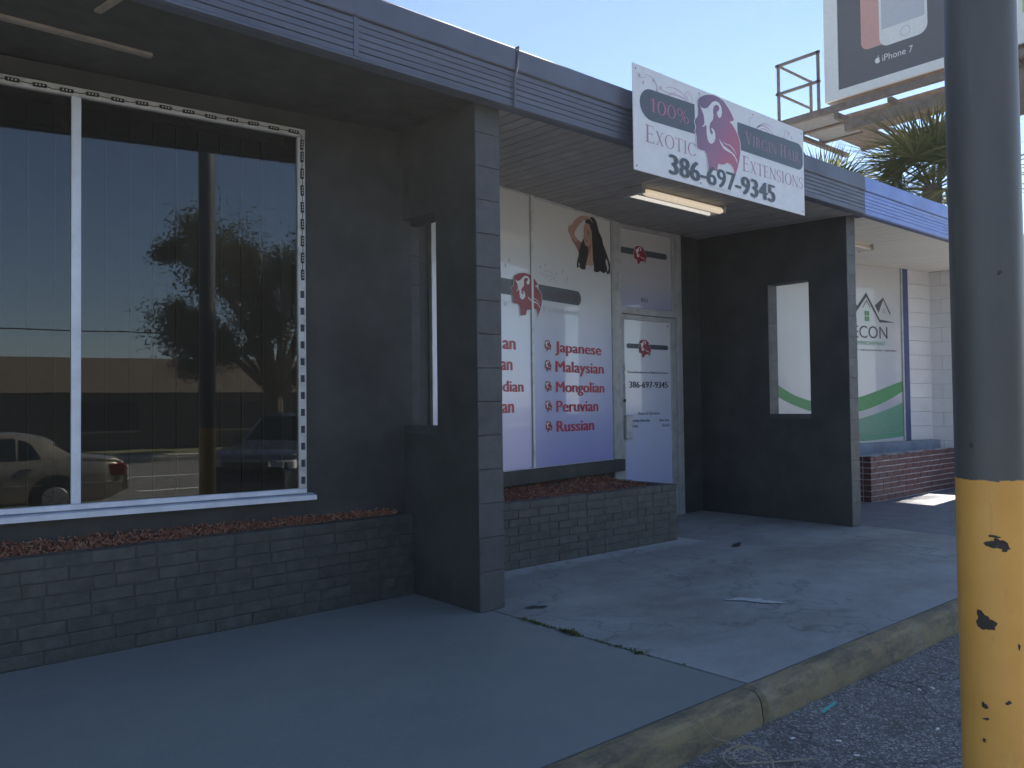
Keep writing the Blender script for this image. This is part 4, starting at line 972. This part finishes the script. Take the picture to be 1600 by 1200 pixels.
strip(5.25, 6.45, 0.715, 'cream strip light with closed diffuser on the pale soffit', False)

# ------------------------------------------------------------------ post
po = MB(); n = 40
zs_ = [-0.25, 0.2, 0.6, 1.0, 1.1, 2.0, 3.5, 6.5]
po.tube([(0, 0, z) for z in zs_], 0.0825, n)
post = tag(po.build('steel_post', m_post, None, (-0.757, -3.037, 0), smooth=True), 'round steel post painted black above and chipped yellow below, on the asphalt', 'post')

m_bare = M('bare_rusted_steel', (0.040, 0.033, 0.030), 0.8, 0.4, 60, 0.6, 120)
def chip(th, z, w, h, seed):
    r = random.Random(seed); mb = MB(); n = 26; ph = [r.uniform(0, 6.3) for _ in range(5)]; rr = 0.0832
    pts = []
    for i in range(n):
        a = 2*math.pi*i/n; k = max(0.25, 1+0.55*sum(math.sin((j+2)*a+ph[j])/(j+1.3) for j in range(5))*0.6+r.uniform(-0.15, 0.15))
        t = th+w/2*k*math.cos(a)/rr; pts.append((rr*math.cos(t), rr*math.sin(t), z+h/2*k*math.sin(a)))
    ang = [(math.atan2(p[1], p[0]) % (2*math.pi), p[2]) for p in pts]; m = 4
    for q in range(m):
        f = 1-q/m
        mb.v += [(rr*math.cos(th+(t-th)*f), rr*math.sin(th+(t-th)*f), z+(zz-z)*f) for t, zz in ang]
    mb.v.append((rr*math.cos(th), rr*math.sin(th), z))
    for q in range(m-1):
        for i in range(n): a, b = q*n+i, q*n+(i+1) % n; mb.face((a, b, b+n, a+n))
    for i in range(n): mb.face(((m-1)*n+i, (m-1)*n+(i+1) % n, m*n))
    mb.build('paint_chip', m_bare, post)
TH = R(198.9)
for i, (o, y, w, h) in enumerate(((6, 843, .040, .030), (1, 831, .026, .006), (18, 850, .018, .012), (-15, 965, .040, .040), (-22, 974, .016, .012), (-20, 1096, .013, .016), (16, 1086, .011, .011), (-18, 1116, .012, .007), (-22, 1150, .010, .008), (34, 1000, .008, .012), (20, 420, .012, .010), (-30, 690, .008, .018))):
    chip(TH+math.asin(o/59), 1.036-(y-741)/638, w, h, 60+i)

# ------------------------------------------------------------------ billboard across the lot behind the row
bb = tag(empty('billboard', (14.5, -3.0, -0.1)), 'tall roadside billboard with charcoal phone poster, white border and steel catwalk', 'billboard')
def bbp(mbx, name, mat): return mbx.build(name, mat, bb, (-14.5, 3.0, 0.1))
ZP = 7.27
bbp(MB().tube([(14.5, -3.0, -0.5), (14.5, -3.0, 6.9)], 0.46, 24), 'column', m_rust)
YL, YR = 4.64, -2.5; ZB2, ZT2 = 7.44, 15.3  # unseen top and right end sized to shade pavement, leave lot sunlit
bbp(MB().box(13.06, 13.30, YR, YL, ZB2, ZT2), 'backing', m_rust)
for a in (((13.0, 13.058, YL-0.30, YL, ZB2, ZT2)), ((13.0, 13.058, YR, YR+0.30, ZB2, ZT2)), ((13.0, 13.058, YR+0.301, YL-0.301, ZB2, ZB2+0.18)), ((13.0, 13.058, YR+0.301, YL-0.301, ZT2-0.18, ZT2))):
    bbp(MB().box(*a), 'border', m_adwhite)
bbp(MB().box(13.03, 13.057, 1.25, YL-0.302, ZB2+0.182, ZT2-0.182), 'poster', m_addark)
bbp(MB().box(13.03, 13.057, YR+0.302, 1.248, ZB2+0.182, ZT2-0.182), 'poster', m_adwhite)
bbp(MB().box(13.02, 13.029, YR+0.4, 0.98, ZB2+0.55, ZB2+1.15), 'poster_band', m_adgreen)
# flat poster art in a frame looking along +x: local x runs towards -y
art = empty('poster_art', (13.03-14.5, 3.0, 0.1), R(-90), bb)
def rrect(x0, x1, z0, z1, r, n=6):
    o = []
    for cx, cz, a in ((x1-r, z1-r, 0), (x0+r, z1-r, 90), (x0+r, z0+r, 180), (x1-r, z0+r, 270)):
        o += [(cx+r*math.cos(R(a+90*i/n)), cz+r*math.sin(R(a+90*i/n))) for i in range(n+1)]
    return o
MB().poly(rrect(-3.86, -3.30, 8.27, 12.6, 0.16), -0.003).build('phone_print', m_adrose, art)
MB().poly(rrect(-3.49, -2.57, 8.215, 12.4, 0.18), -0.005).build('phone_print', m_adwhite, art)
MB().poly([(-3.44, 8.56), (-2.62, 8.56), (-2.62, 12.0), (-3.44, 12.0)], -0.007).build('phone_screen', m_paleb, art)
rb = MB()
for i in range(24):
    t = [R(15*(i+k)) for k in (0, 1)]
    rb.poly([(-2.985+0.10*math.cos(q), 8.385+0.10*math.sin(q)) for q in t]+[(-2.985+0.085*math.cos(q), 8.385+0.085*math.sin(q)) for q in t[::-1]], -0.007)
rb.build('phone_button', m_paleb, art)
text_mesh('iPhone 7', -3.44, 7.93, -2.85, 8.06, -0.004, 0.0).build('lettering', m_adwhite, art)
ap = MB(); o = []
for i in range(33):
    a = R(360*i/32); r = 0.055*(1+0.05*math.cos(2*a)); x, z = r*math.sin(a), r*math.cos(a)-0.004
    if i in (0, 32): z -= 0.010
    dx, dz = x-0.062, z-0.006
    d = math.hypot(dx, dz)
    if d < 0.028: x -= (0.028-d)*1.2
    o.append((-3.535+x, 7.985+z))
ap.poly(o[:-1], -0.004); ap.poly([(-3.535, 8.042), (-3.515, 8.052), (-3.508, 8.078), (-3.528, 8.068)], -0.004)
ap.build('apple_mark', m_adwhite, art)
# catwalk: longitudinal channels, cross beams, plates, hand rail
for x, h in ((12.93, 0.13), (13.75, 0.16), (14.7, 0.20), (15.95, 0.18)):
    bbp(MB().box(x-0.05, x+0.05, -2.6 if x < 13.8 else 1.75, 5.68 if x < 15 else 5.3, ZP-0.1, ZP-0.1+h), 'channel_beam', m_rust)
for i, y in enumerate([5.62, 4.4, 3.3, 2.2, 1.1, 0.0, -1.2, -2.4]):
    bbp(MB().box(12.985, 15.89 if y > 2 else 13.9, y-0.045, y+0.045, ZP-0.22 if i % 2 else ZP-0.19, ZP-0.101), 'cross_beam', m_rust)
for x0, x1, y0, y1, mt in ((12.99, 13.69, 4.46, 5.56, m_galv), (13.81, 14.64, 4.46, 5.56, m_galv), (14.76, 15.88, 4.46, 5.25, m_rust), (12.99, 13.69, 1.16, 2.14, m_galv), (13.81, 14.64, 2.26, 3.24, m_rust)):
    bbp(MB().box(x0, x1, y0, y1, ZP-0.07, ZP-0.05), 'plate', mt)
for x, ya in ((13.2, 1.31), (15.3, 1.8)): bbp(MB().box(x-0.07, x+0.07, ya, 4.3, ZP-0.48, ZP-0.24), 'girder', m_rust)
bbp(MB().box(13.15, 13.25, -2.5, 1.3, 6.25, ZP+0.19), 'sun_blocker_panel', m_rust)  # unseen added panel, stops sun leaking under the board onto the pavement
for y in (4.0, 2.6): bbp(MB().bar((13.3, y, ZP-0.3), (15.3, y-0.2, ZP-0.3), 0.06, 0.06), 'brace', m_rust)
for x, y in ((12.93, 5.66), (12.93, 4.74), (14.3, 5.66)): bbp(MB().bar((x, y, ZP), (x, y, ZP+1.29), 0.05, 0.05), 'rail_post', m_rust)
for z in (0.64, 1.26):
    bbp(MB().bar((12.93, 5.72, ZP+z), (12.93, 4.70, ZP+z), 0.05, 0.055), 'hand_rail', m_rust)
    bbp(MB().bar((12.96, 5.66, ZP+z), (14.3, 5.66, ZP+z), 0.04, 0.04), 'hand_rail', m_rust)
bbp(MB().bar((12.93, 4.64, ZP), (12.93, -2.5, ZP+0.001), 0.04, 0.04), 'toe_rail', m_rust)
bbp(MB().bar((14.6, 4.4, 5.85), (14.6, 2.6, 7.1), 0.06, 0.06), 'strut', m_rust)
bbp(MB().bar((14.6, 2.3, 5.0), (14.6, 2.3, 7.1), 0.07, 0.07), 'strut', m_rust)

# ------------------------------------------------------------------ palms behind the row
def palm(x, y, zc, rad, nf, label, seed, trunk=True, upright=0.0):
    r = random.Random(seed)
    root = tag(empty('palm_tree', (x, y, -0.1)), label, 'palm', 'palms behind the row')
    tk = MB(); n = 14
    tk.tube([(0.05*math.sin(i*0.8), 0.04*math.cos(i*0.6), (zc+0.1)*i/n) for i in range(n+1)], [0.20-0.04*i/n+0.012*(i % 2) for i in range(n+1)], 10)
    tk.build('trunk', m_bark, root)
    meshes = []
    for v in range(3):                  # three fan leaves, shared by the fronds
        mb = MB(); L = 0.55
        mb.tube([(0, 0, 0), (L*0.5, 0, 0.02), (L, 0, 0)], [0.014, 0.011, 0.008], 4)
        ns = 26
        for k in range(ns):
            a = R(-118+236*k/(ns-1)) + r.uniform(-0.03, 0.03); ll = (0.62+0.24*math.cos(a*0.75))*r.uniform(0.9, 1.05)
            p0 = Vector((L-0.02, 0, 0)); d = Vector((math.cos(a), math.sin(a), 0)); sd = Vector((-d.y, d.x, 0)); w = 0.017
            droop = 0.16*r.uniform(0.5, 1.4); st = len(mb.v)
            for t, ww in ((0, 0.004), (0.35, w), (0.7, w*0.7), (1.0, 0.001)):
                c = p0+d*ll*t+Vector((0, 0, -droop*t*t)); mb.v += [tuple(c-sd*ww+Vector((0, 0, 0.006))), tuple(c+sd*ww+Vector((0, 0, 0.006)))]
            for q in range(3): mb.face((st+2*q, st+2*q+1, st+2*q+3, st+2*q+2))
        o = mb.build('frond', m_palm, root); meshes.append(o.data); o.location = (0, 0, zc+0.1); o.rotation_euler = (0, -0.6, v*2.1); o.scale = (rad,)*3
    for k in range(nf):
        o = put('frond', meshes[k % 3], root); az = k*2.399963; t = k/nf
        el = R(82-115*t+upright) + r.uniform(-0.1, 0.1)
        o.location = (0.10*math.cos(az), 0.10*math.sin(az), zc+0.1+0.22*(0.5-t)); s = rad*r.uniform(0.85, 1.1)
        o.scale = (s, s, s); o.rotation_euler = (r.uniform(-0.5, 0.5), -el, az)
    return root
palm(12.0, 2.15, 5.0, 1.15, 38, 'full green fan palm rising beside the billboard catwalk', 3)
palm(12.2, 4.25, 5.0, 0.92, 18, 'smaller fan palm with upright spiky fronds showing over the fascia', 5, upright=8)

# ------------------------------------------------------------------ street side (seen in the dark window): cars, tree, building, line
def car(name, root_loc, rz, L, Wd, paint, label, top, belt, low, roofw, side_windows, tail):
    """lofted body; x forward is negative (front at -L/2)"""
    root = tag(empty(name, root_loc, rz), label, 'car', 'cars parked along the street side of the lot')
    mb = MB(); n = 48
    def ip(tab, x):
        for (a, va), (b, vb) in zip(tab, tab[1:]):
            if a <= x <= b:
                t = (x-a)/(b-a); t = t*t*(3-2*t)*0.5+t*0.5; return va+(vb-va)*t
        return tab[0][1] if x < tab[0][0] else tab[-1][1]
    sec = []
    for i in range(n+1):
        u = i/n; x = -L/2+L*u
        e = min(u, 1-u); wf = Wd/2*(1-0.22*max(0, 1-e/0.10)**2)
        zt, zb, zl = ip(top, u), ip(belt, u), ip(low, u)
        rw = wf*(1 - (1-roofw)*min(1, max(0, (zt-zb)/0.42)))
        ring = [(0, zl), (wf*0.90, zl), (wf*0.99, zl+0.10), (wf, (zl+zb)/2+0.05), (wf*0.975, zb-0.03), (wf*0.93, zb), (max(rw, 0)*1.0, zt-0.05*min(1, (zt-zb)/0.1)), (rw*0.86, zt-0.006), (0, zt)]
        sec.append([(x, y, z) for y, z in ring] + [(x, -y, z) for y, z in ring[-2:0:-1]])
    m = len(sec[0])
    for s_ in sec: mb.v += s_
    for i in range(n):
        for k in range(m): a = i*m+k; b = i*m+(k+1) % m; mb.face((a, b, b+m, a+m))
    mb.face(range(m)); mb.face([n*m+k for k in range(m)][::-1])
    body = mb.build('body', paint, root, smooth=True)
    def surf(u, f, side, off=0.006):
        """point on the glasshouse side: f 0 at belt, 1 at roof edge"""
        x = -L/2+L*u; zt, zb = ip(top, u), ip(belt, u); e = min(u, 1-u); wf = Wd/2*(1-0.22*max(0, 1-e/0.10)**2)
        rw = wf*(1-(1-roofw)*min(1, max(0, (zt-zb)/0.42)))
        return (x, side*(wf*0.93+(rw-wf*0.93)*f+off), zb+(zt-0.05-zb)*f)
    for side in (-1, 1):
        for quad in side_windows:
            w = MB(); w.v = [surf(u, f, side) for u, f in quad]; w.face(range(len(quad)) if side < 0 else list(range(len(quad)))[::-1]); w.build('side_window', m_carglass, root)
    # screens
    for u0, u1 in tail['screens']:
        w = MB()
        for u in (u0, u1):
            x = -L/2+L*u; zt, zb = ip(top, u), ip(belt, u); rw = Wd/2*(1-(1-roofw)*min(1, max(0, (zt-zb)/0.42)))
            w.v += [(x, -rw*0.84, zt+0.008), (x, rw*0.84, zt+0.008)]
        w.face((0, 1, 3, 2)); w.build('windscreen', m_carglass, root)
    rr = tail['wheel']
    for u in tail['axles']:
        for side in (-1, 1):
            x = -L/2+L*u; y = side*(Wd/2-0.10)
            a = MB().tube([(x, side*(Wd/2-0.26), rr+0.01), (x, side*(Wd/2+0.004), rr+0.01)], rr+0.065, 24); a.build('wheel_arch', m_tyre, root)
            w = empty('wheel', (x, y, rr), 0, root)
            MB().tube([(0, -0.11, 0), (0, -0.118+0.0, 0), (0, 0.118, 0)], [rr-0.012, rr, rr-0.012], 28).build('tyre', m_tyre, w)
            rm = MB().tube([(0, side*0.10, 0), (0, side*0.124, 0)], [rr*0.66, rr*0.60], 24)
            rm.build('rim', m_rim, w)
            hu = MB()
            for k in range(7):
                t = R(360/7*k); hu.bar((0.06*math.cos(t), side*0.128, 0.06*math.sin(t)), (rr*0.56*math.cos(t), side*0.128, rr*0.56*math.sin(t)), 0.03, 0.01)
            hu.build('spoke', m_tyre, w)
    for side in (-1, 1):
        x1 = L/2
        MB().cbox(x1-0.30, x1-0.035, side*Wd/2*0.80-0.14, side*Wd/2*0.80+0.14 if abs(side*Wd/2*0.80+0.14) < Wd/2*0.99 else side*Wd/2*0.985, tail['tail_z'], tail['tail_z']+tail['tail_h'], 0.02).build('tail_lamp', m_tail, root)
        MB().cbox(-x1+0.06, -x1+0.34, side*Wd/2*0.74-0.17, side*Wd/2*0.74+0.17, tail['head_z'], tail['head_z']+0.15, 0.02).build('headlamp', m_head, root)
        MB().cbox(-L/2+L*tail['mirror']-0.08, -L/2+L*tail['mirror']+0.06, side*(Wd/2+0.10)-0.09, side*(Wd/2+0.10)+0.09, tail['mz'], tail['mz']+0.15, 0.03).build('wing_mirror', paint, root)
        for hx in tail['handles']: MB().cbox(-L/2+L*hx, -L/2+L*hx+0.20, side*(Wd/2-0.004)-0.015, side*(Wd/2-0.004)+0.015, tail['hz'], tail['hz']+0.035, 0.008).build('door_handle', paint, root)
        MB().cbox(-L/2+0.25, L/2-0.1, side*Wd/2*0.995-0.01, side*Wd/2*0.995+0.012, tail['trim'], tail['trim']+0.035, 0.006).build('side_trim', paint, root)
    MB().cbox(x1-0.16, x1+0.035, -Wd/2*0.80, Wd/2*0.80, 0.42, 0.60, 0.03).build('bumper', paint, root)
    MB().cbox(x1-0.002, x1+0.042, -0.16, 0.16, 0.62, 0.76, 0.004).build('number_plate', m_adwhite, root)
    MB().cbox(-x1-0.035, -x1+0.14, -Wd/2*0.80, Wd/2*0.80, 0.30, 0.55, 0.03).build('bumper', paint, root)
    MB().cbox(-x1-0.01, -x1+0.1, -0.42, 0.42, tail['head_z']-0.04, tail['head_z']+0.12, 0.01).build('grille', m_led, root)
    return root
GZ = -0.545
sed = dict(wheel=0.315, axles=(0.19, 0.775), tail_z=0.66, tail_h=0.20, head_z=0.56, mirror=0.33, mz=0.88, handles=(0.47, 0.67), hz=0.80, trim=0.52, screens=((0.295, 0.42), (0.715, 0.83)))
car('sedan_car', (-3.62, -10.45, GZ), 0, 4.85, 1.80, m_silver, 'champagne four-door sedan parked on the lot, mirrored in the dark window',
    [(0, .62), (.03, .74), (.10, .84), (.26, .95), (.30, 1.00), (.42, 1.36), (.52, 1.42), (.64, 1.41), (.72, 1.34), (.83, 1.03), (.88, .99), (.97, .95), (1, .80)],
    [(0, .60), (.03, .70), (.10, .80), (.28, .90), (.55, .93), (.80, .95), (.97, .90), (1, .74)],
    [(0, .34), (.08, .22), (.5, .20), (.92, .24), (1, .40)], 0.74,
    [[(.335, .06), (.50, .04), (.50, .93), (.43, .93)], [(.515, .04), (.66, .06), (.655, .93), (.515, .93)], [(.667, .06), (.735, .10), (.70, .80), (.665, .92)]], sed)
suv = dict(wheel=0.36, axles=(0.19, 0.79), tail_z=0.85, tail_h=0.35, head_z=0.74, mirror=0.32, mz=1.10, handles=(0.47, 0.66), hz=1.00, trim=0.62, screens=((0.275, 0.375), (0.955, 0.985)))
car('suv_car', (2.05, -10.2, GZ), R(-50), 4.70, 1.86, m_darkcar, 'dark navy sport utility car parked behind the sedan, mirrored in the dark window',
    [(0, .78), (.03, .98), (.10, 1.06), (.24, 1.12), (.28, 1.18), (.38, 1.62), (.45, 1.69), (.85, 1.70), (.95, 1.64), (.985, 1.20), (1, .95)],
    [(0, .76), (.03, .94), (.10, 1.00), (.28, 1.08), (.6, 1.10), (.95, 1.12), (1, .90)],
    [(0, .42), (.08, .30), (.5, .28), (.92, .32), (1, .48)], 0.80,
    [[(.31, .06), (.34, .06), (.405, .90), (.395, .90)], [(.355, .05), (.50, .05), (.50, .92), (.415, .92)], [(.515, .05), (.66, .05), (.66, .92), (.515, .92)], [(.675, .05), (.90, .08), (.88, .90), (.675, .92)]], suv)

def tree(loc, h, rx, rz, label, seed, nleaf=85000):
    r = random.Random(seed); root = tag(empty('oak_tree', loc), label, 'tree')
    tk = MB(); tk.tube([(0, 0, -0.2), (0.05, 0.03, 0.6), (0.15, 0.1, 1.6), (0.1, 0.0, 2.6)], [0.46, 0.36, 0.30, 0.27], 10)
    cl = []
    for k in range(22):
        a = k*2.4; d = rx*r.uniform(0.40, 0.92); zz = h-rz+rz*r.uniform(-0.75, 0.75)*(1-0.35*d/rx)
        e = Vector((d*math.cos(a), d*math.sin(a), zz)); m = Vector((0.1, 0, 2.5)).lerp(e, 0.5)+Vector((0, 0, 0.5))
        tk.tube([(0.1, 0, 2.4), m, e], [0.16, 0.09, 0.03], 6); cl.append((e, r.uniform(0.9, 1.7)))
        for q in range(3):
            e2 = e+Vector((r.uniform(-1.3, 1.3), r.uniform(-1.3, 1.3), r.uniform(-0.7, 0.9))); tk.tube([m.lerp(e, 0.6), e2], [0.05, 0.012], 5); cl.append((e2, r.uniform(0.5, 1.0)))
    for k in range(8): cl.append((Vector((r.uniform(-1, 1)*rx*0.5, r.uniform(-1, 1)*rx*0.5, h-rz*r.uniform(0.1, 0.9))), r.uniform(0.9, 1.5)))
    tk.build('trunk', m_bark, root)
    lf = MB()
    for i in range(nleaf):
        c, s = cl[r.randrange(len(cl))]
        p = c+Vector((r.gauss(0, s*0.46), r.gauss(0, s*0.46), r.gauss(0, s*0.38))); 
        d = Vector((r.uniform(-1, 1), r.uniform(-1, 1), r.uniform(-0.7, 0.7))).normalized(); e = d.cross(Vector((r.uniform(-1, 1), r.uniform(-1, 1), 1))).normalized()
        L, w = r.uniform(0.05, 0.11), r.uniform(0.025, 0.055); st = len(lf.v)
        lf.v += [tuple(p-d*L), tuple(p+e*w), tuple(p+d*L), tuple(p-e*w)]; lf.face((st, st+1, st+2, st+3))
    lf.build('crown', m_leaf, root); return root
tree((5.2, -29.0, -0.7), 9.9, 5.9, 3.9, 'broad oak tree across the street, mirrored in the dark window', 11)
tree((24, -31.0, -0.7), 8.5, 4.5, 3.2, 'second oak tree further along the far side of the street', 12, 14000)
tree((31, 12.5, -0.7), 8.0, 4.6, 3.2, 'oak tree standing on open ground past the end of the shop row', 13, 12000)
tree((40, 2.0, -0.7), 8.6, 5.0, 3.4, 'broad oak far past the billboard beyond the shop row', 14, 12000)
# building over the street
hb = tag(empty('street_building', (-2, -44, -0.7)), 'low dark building with tan mansard roof across the street, mirrored in the dark window', 'building')
MB().box(-40, 36, -6, 6, 0, 2.8).build('wall', m_stucco, hb)
mr = MB(); mr.v = [(-40.6, 6.5, 2.75), (36.6, 6.5, 2.75), (36.0, 5.7, 4.45), (-40.0, 5.7, 4.45), (-40.6, -6.5, 2.75), (36.6, -6.5, 2.75), (36.0, -5.7, 4.45), (-40.0, -5.7, 4.45)]
for q in ((0,3,2,1), (4,5,6,7), (0,4,7,3), (1,2,6,5), (3,7,6,2), (0,1,5,4)): mr.face(q)
mr.build('mansard_roof', m_tan, hb)
for x in range(-36, 34, 6):
    w = MB().box(x, x+2.6, 6.02, 6.06, 0.9, 2.3).build('window', m_carglass, hb); MB().box(x-0.08, x+2.68, 6.0, 6.07, 0.80, 0.895).build('window_sill', m_kerbc, w)
# overhead line
for x in (-26, 22):
    up_ = tag(empty('utility_pole', (x, -25.9, -0.5)), 'wooden utility pole on the far pavement of the street', 'utility pole', 'utility poles over the street')
    MB().tube([(0, 0, 0), (0, 0, 8.5)], [0.16, 0.11], 10).build('pole', m_bark, up_); MB().box(-0.05, 0.05, -1.0, 1.0, 7.9, 8.02).build('crossarm', m_bark, up_)
wr = MB(); wr.tube([(-26+48*i/24, -25.75, 4.45-0.5*(1-((i-12)/12)**2)) for i in range(25)], 0.022, 5)
tag(wr.build('overhead_cable', m_led), 'thin dark cable strung over the far pavement between utility poles', 'cable')

# ------------------------------------------------------------------ small things on the ground
def weed(x, y, n, h, label, seed):
    r = random.Random(seed); root = MB()
    for i in range(n):
        a = r.uniform(0, 6.3); px, py = r.gauss(0, 0.010), r.gauss(0, 0.032); L = h*r.uniform(0.4, 1.2); b = r.uniform(0.3, 1.0); w = r.uniform(0.003, 0.008)
        d = Vector((math.cos(a)*b, math.sin(a)*b, r.uniform(0.3, 0.9))).normalized(); sd = Vector((-math.sin(a), math.cos(a), 0)); p = Vector((px, py, -0.006)); st = len(root.v)
        for t, ww in ((0, w*0.5), (0.5, w), (1, 0.0005)):
            c = p+d*L*t-Vector((0, 0, 0.35*L*t*t)); root.v += [tuple(c-sd*ww), tuple(c+sd*ww)]
        root.face((st, st+1, st+3, st+2)); root.face((st+2, st+3, st+5, st+4))
    return tag(root.build('weed_tuft', m_weed, None, (x, y, 0)), label, 'weed', 'weeds in the pavement joint')
WL = 'small green weed tuft growing in the joint beside the slate painted pavement'
for i, (y, n, h) in enumerate(((-0.30, 90, 0.035), (-0.39, 110, 0.035), (-0.50, 40, 0.025), (-0.63, 150, 0.055), (-0.70, 80, 0.04), (-0.88, 50, 0.03), (-1.00, 50, 0.03), (-1.13, 80, 0.035), (-1.40, 20, 0.02))): weed(0.095, y, int(n*0.5)+8, h*0.85, WL, 20+i)
lp = []
for i in range(60):
    a = R(i*9.2); rr = 0.085+0.02*math.sin(a*0.5); lp.append((rr*1.1*math.cos(a), rr*0.8*math.sin(a), 0.012+0.045*abs(math.sin(a*0.5+0.7))))
lp += [(0.12+0.02*i, -0.05-0.012*i, 0.012) for i in range(7)]
lp = [(-0.02, 0.18, 0.10), (-0.03, 0.14, 0.085)] + lp
tag(MB().tube(lp, 0.0028, 5).build('wire_loop', m_wire, None, (-0.37, -2.06, -0.135)), 'tan curled wire lying on asphalt against the kerb', 'wire')
tp = MB(); 
for i in range(6): tp.v += [(0.022*i, 0.004*math.sin(i)-0.006, 0.004*i), (0.022*i+0.005, 0.004*math.sin(i)+0.010, 0.004*i+0.002)]
for i in range(5): tp.face((2*i, 2*i+2, 2*i+3, 2*i+1))
tag(tp.build('plastic_strip', m_teal, None, (0.33, -1.97, -0.128)), 'bright teal plastic strip lying on asphalt beside the kerb', 'litter')
for i, (x, y) in enumerate(((0.95, -2.12), (1.02, -2.15), (0.12, -2.15), (0.05, -2.26), (0.62, -2.52), (1.9, -1.98), (2.0, -2.02), (0.0, -2.02), (-0.45, -2.16), (0.55, -2.36), (1.4, -2.25), (0.3, -2.6))):
    mb = MB().cbox(-0.010, 0.010, -0.005, 0.005, 0, 0.004, 0.0015); mb.v = [(a+rng.uniform(-.003, .003), b+rng.uniform(-.003, .003), c) for a, b, c in mb.v]
    tag(mb.build('paper_scrap', m_litter, None, (x, y, -0.128-0.028*(-1.84-y)), rng.uniform(0, 3)), 'tiny white scrap of litter on the asphalt', 'litter', 'white scraps on the asphalt')
gv = MB()
for i in range(2600):
    y = -1.875-abs(rng.gauss(0, 0.35)); x = rng.uniform(-1.6, 5); s = rng.uniform(0.0015, 0.006); z = -0.131-0.033*(-1.84-y)
    gv.v += [(x-s, y-s*0.7, z), (x+s, y-s, z), (x+s*0.6, y+s, z), (x-s*0.9, y+s*0.8, z), (x, y, z+s*1.1)]
    b = len(gv.v)-5
    for q in range(4): gv.face((b+q, b+(q+1) % 4, b+4))
m_grit = M('loose_grit', (0.22, 0.21, 0.20), 0.9, 0.5, 40, 0.2, 60)
tag(gv.build('loose_grit', m_grit), 'loose pale grit scattered on asphalt along the kerb', 'grit', kind='stuff')
# smears and stains on the concrete
def blob(name, cx, cy, rx, ry, mat, label, seed, spikes=0.35, z=0.006, rot=0.0):
    r = random.Random(seed); mb = MB(); n = 40; ph = [r.uniform(0, 6.3) for _ in range(6)]
    pts = []
    for i in range(n):
        a = 2*math.pi*i/n; k = 1+spikes*sum(math.sin((j+2)*a+ph[j])/(j+1.2) for j in range(6))*0.6 + r.uniform(-0.12, 0.12)
        k = max(0.2, k); pts.append((rx*k*math.cos(a), ry*k*math.sin(a)))
    mb.v = [(x, y, 0) for x, y in pts]+[(0, 0, 0.0012)]
    for i in range(n): mb.face((i, (i+1) % n, n))
    return tag(mb.build(name, mat, None, (cx, cy, z-0.004), rot), label, 'stain')
blob('paint_smear', 1.42, -0.92, 0.12, 0.05, m_chalk, 'white paint smear on the stained concrete pavement', 35, 1.1, rot=-0.75)
blob('dark_stain', 3.05, 0.28, 0.10, 0.035, m_gum, 'black oily spot on the stained concrete pavement', 32, 0.5, rot=0.3)
blob('dark_stain', 0.33, -0.12, 0.06, 0.03, m_gum, 'small black flecked spot at the foot of the block fin', 33, 0.9)

# ------------------------------------------------------------------ bright air
hz = MB().box(-950, 950, -950, 950, -1.75, 15.8)
hm = bpy.data.materials.new('haze_air'); hm.use_nodes = True; hn = hm.node_tree.nodes
hn.remove(hn['Principled BSDF']); pv = hn.new('ShaderNodeVolumePrincipled')
pv.inputs['Color'].default_value = (0.95, 0.97, 1.0, 1); pv.inputs['Density'].default_value = HAZE; pv.inputs['Anisotropy'].default_value = 0.45
hm.node_tree.links.new(pv.outputs[0], hn['Material Output'].inputs['Volume'])
tag(hz.build('haze', hm), kind='stuff')
scn.render.engine = 'CYCLES'
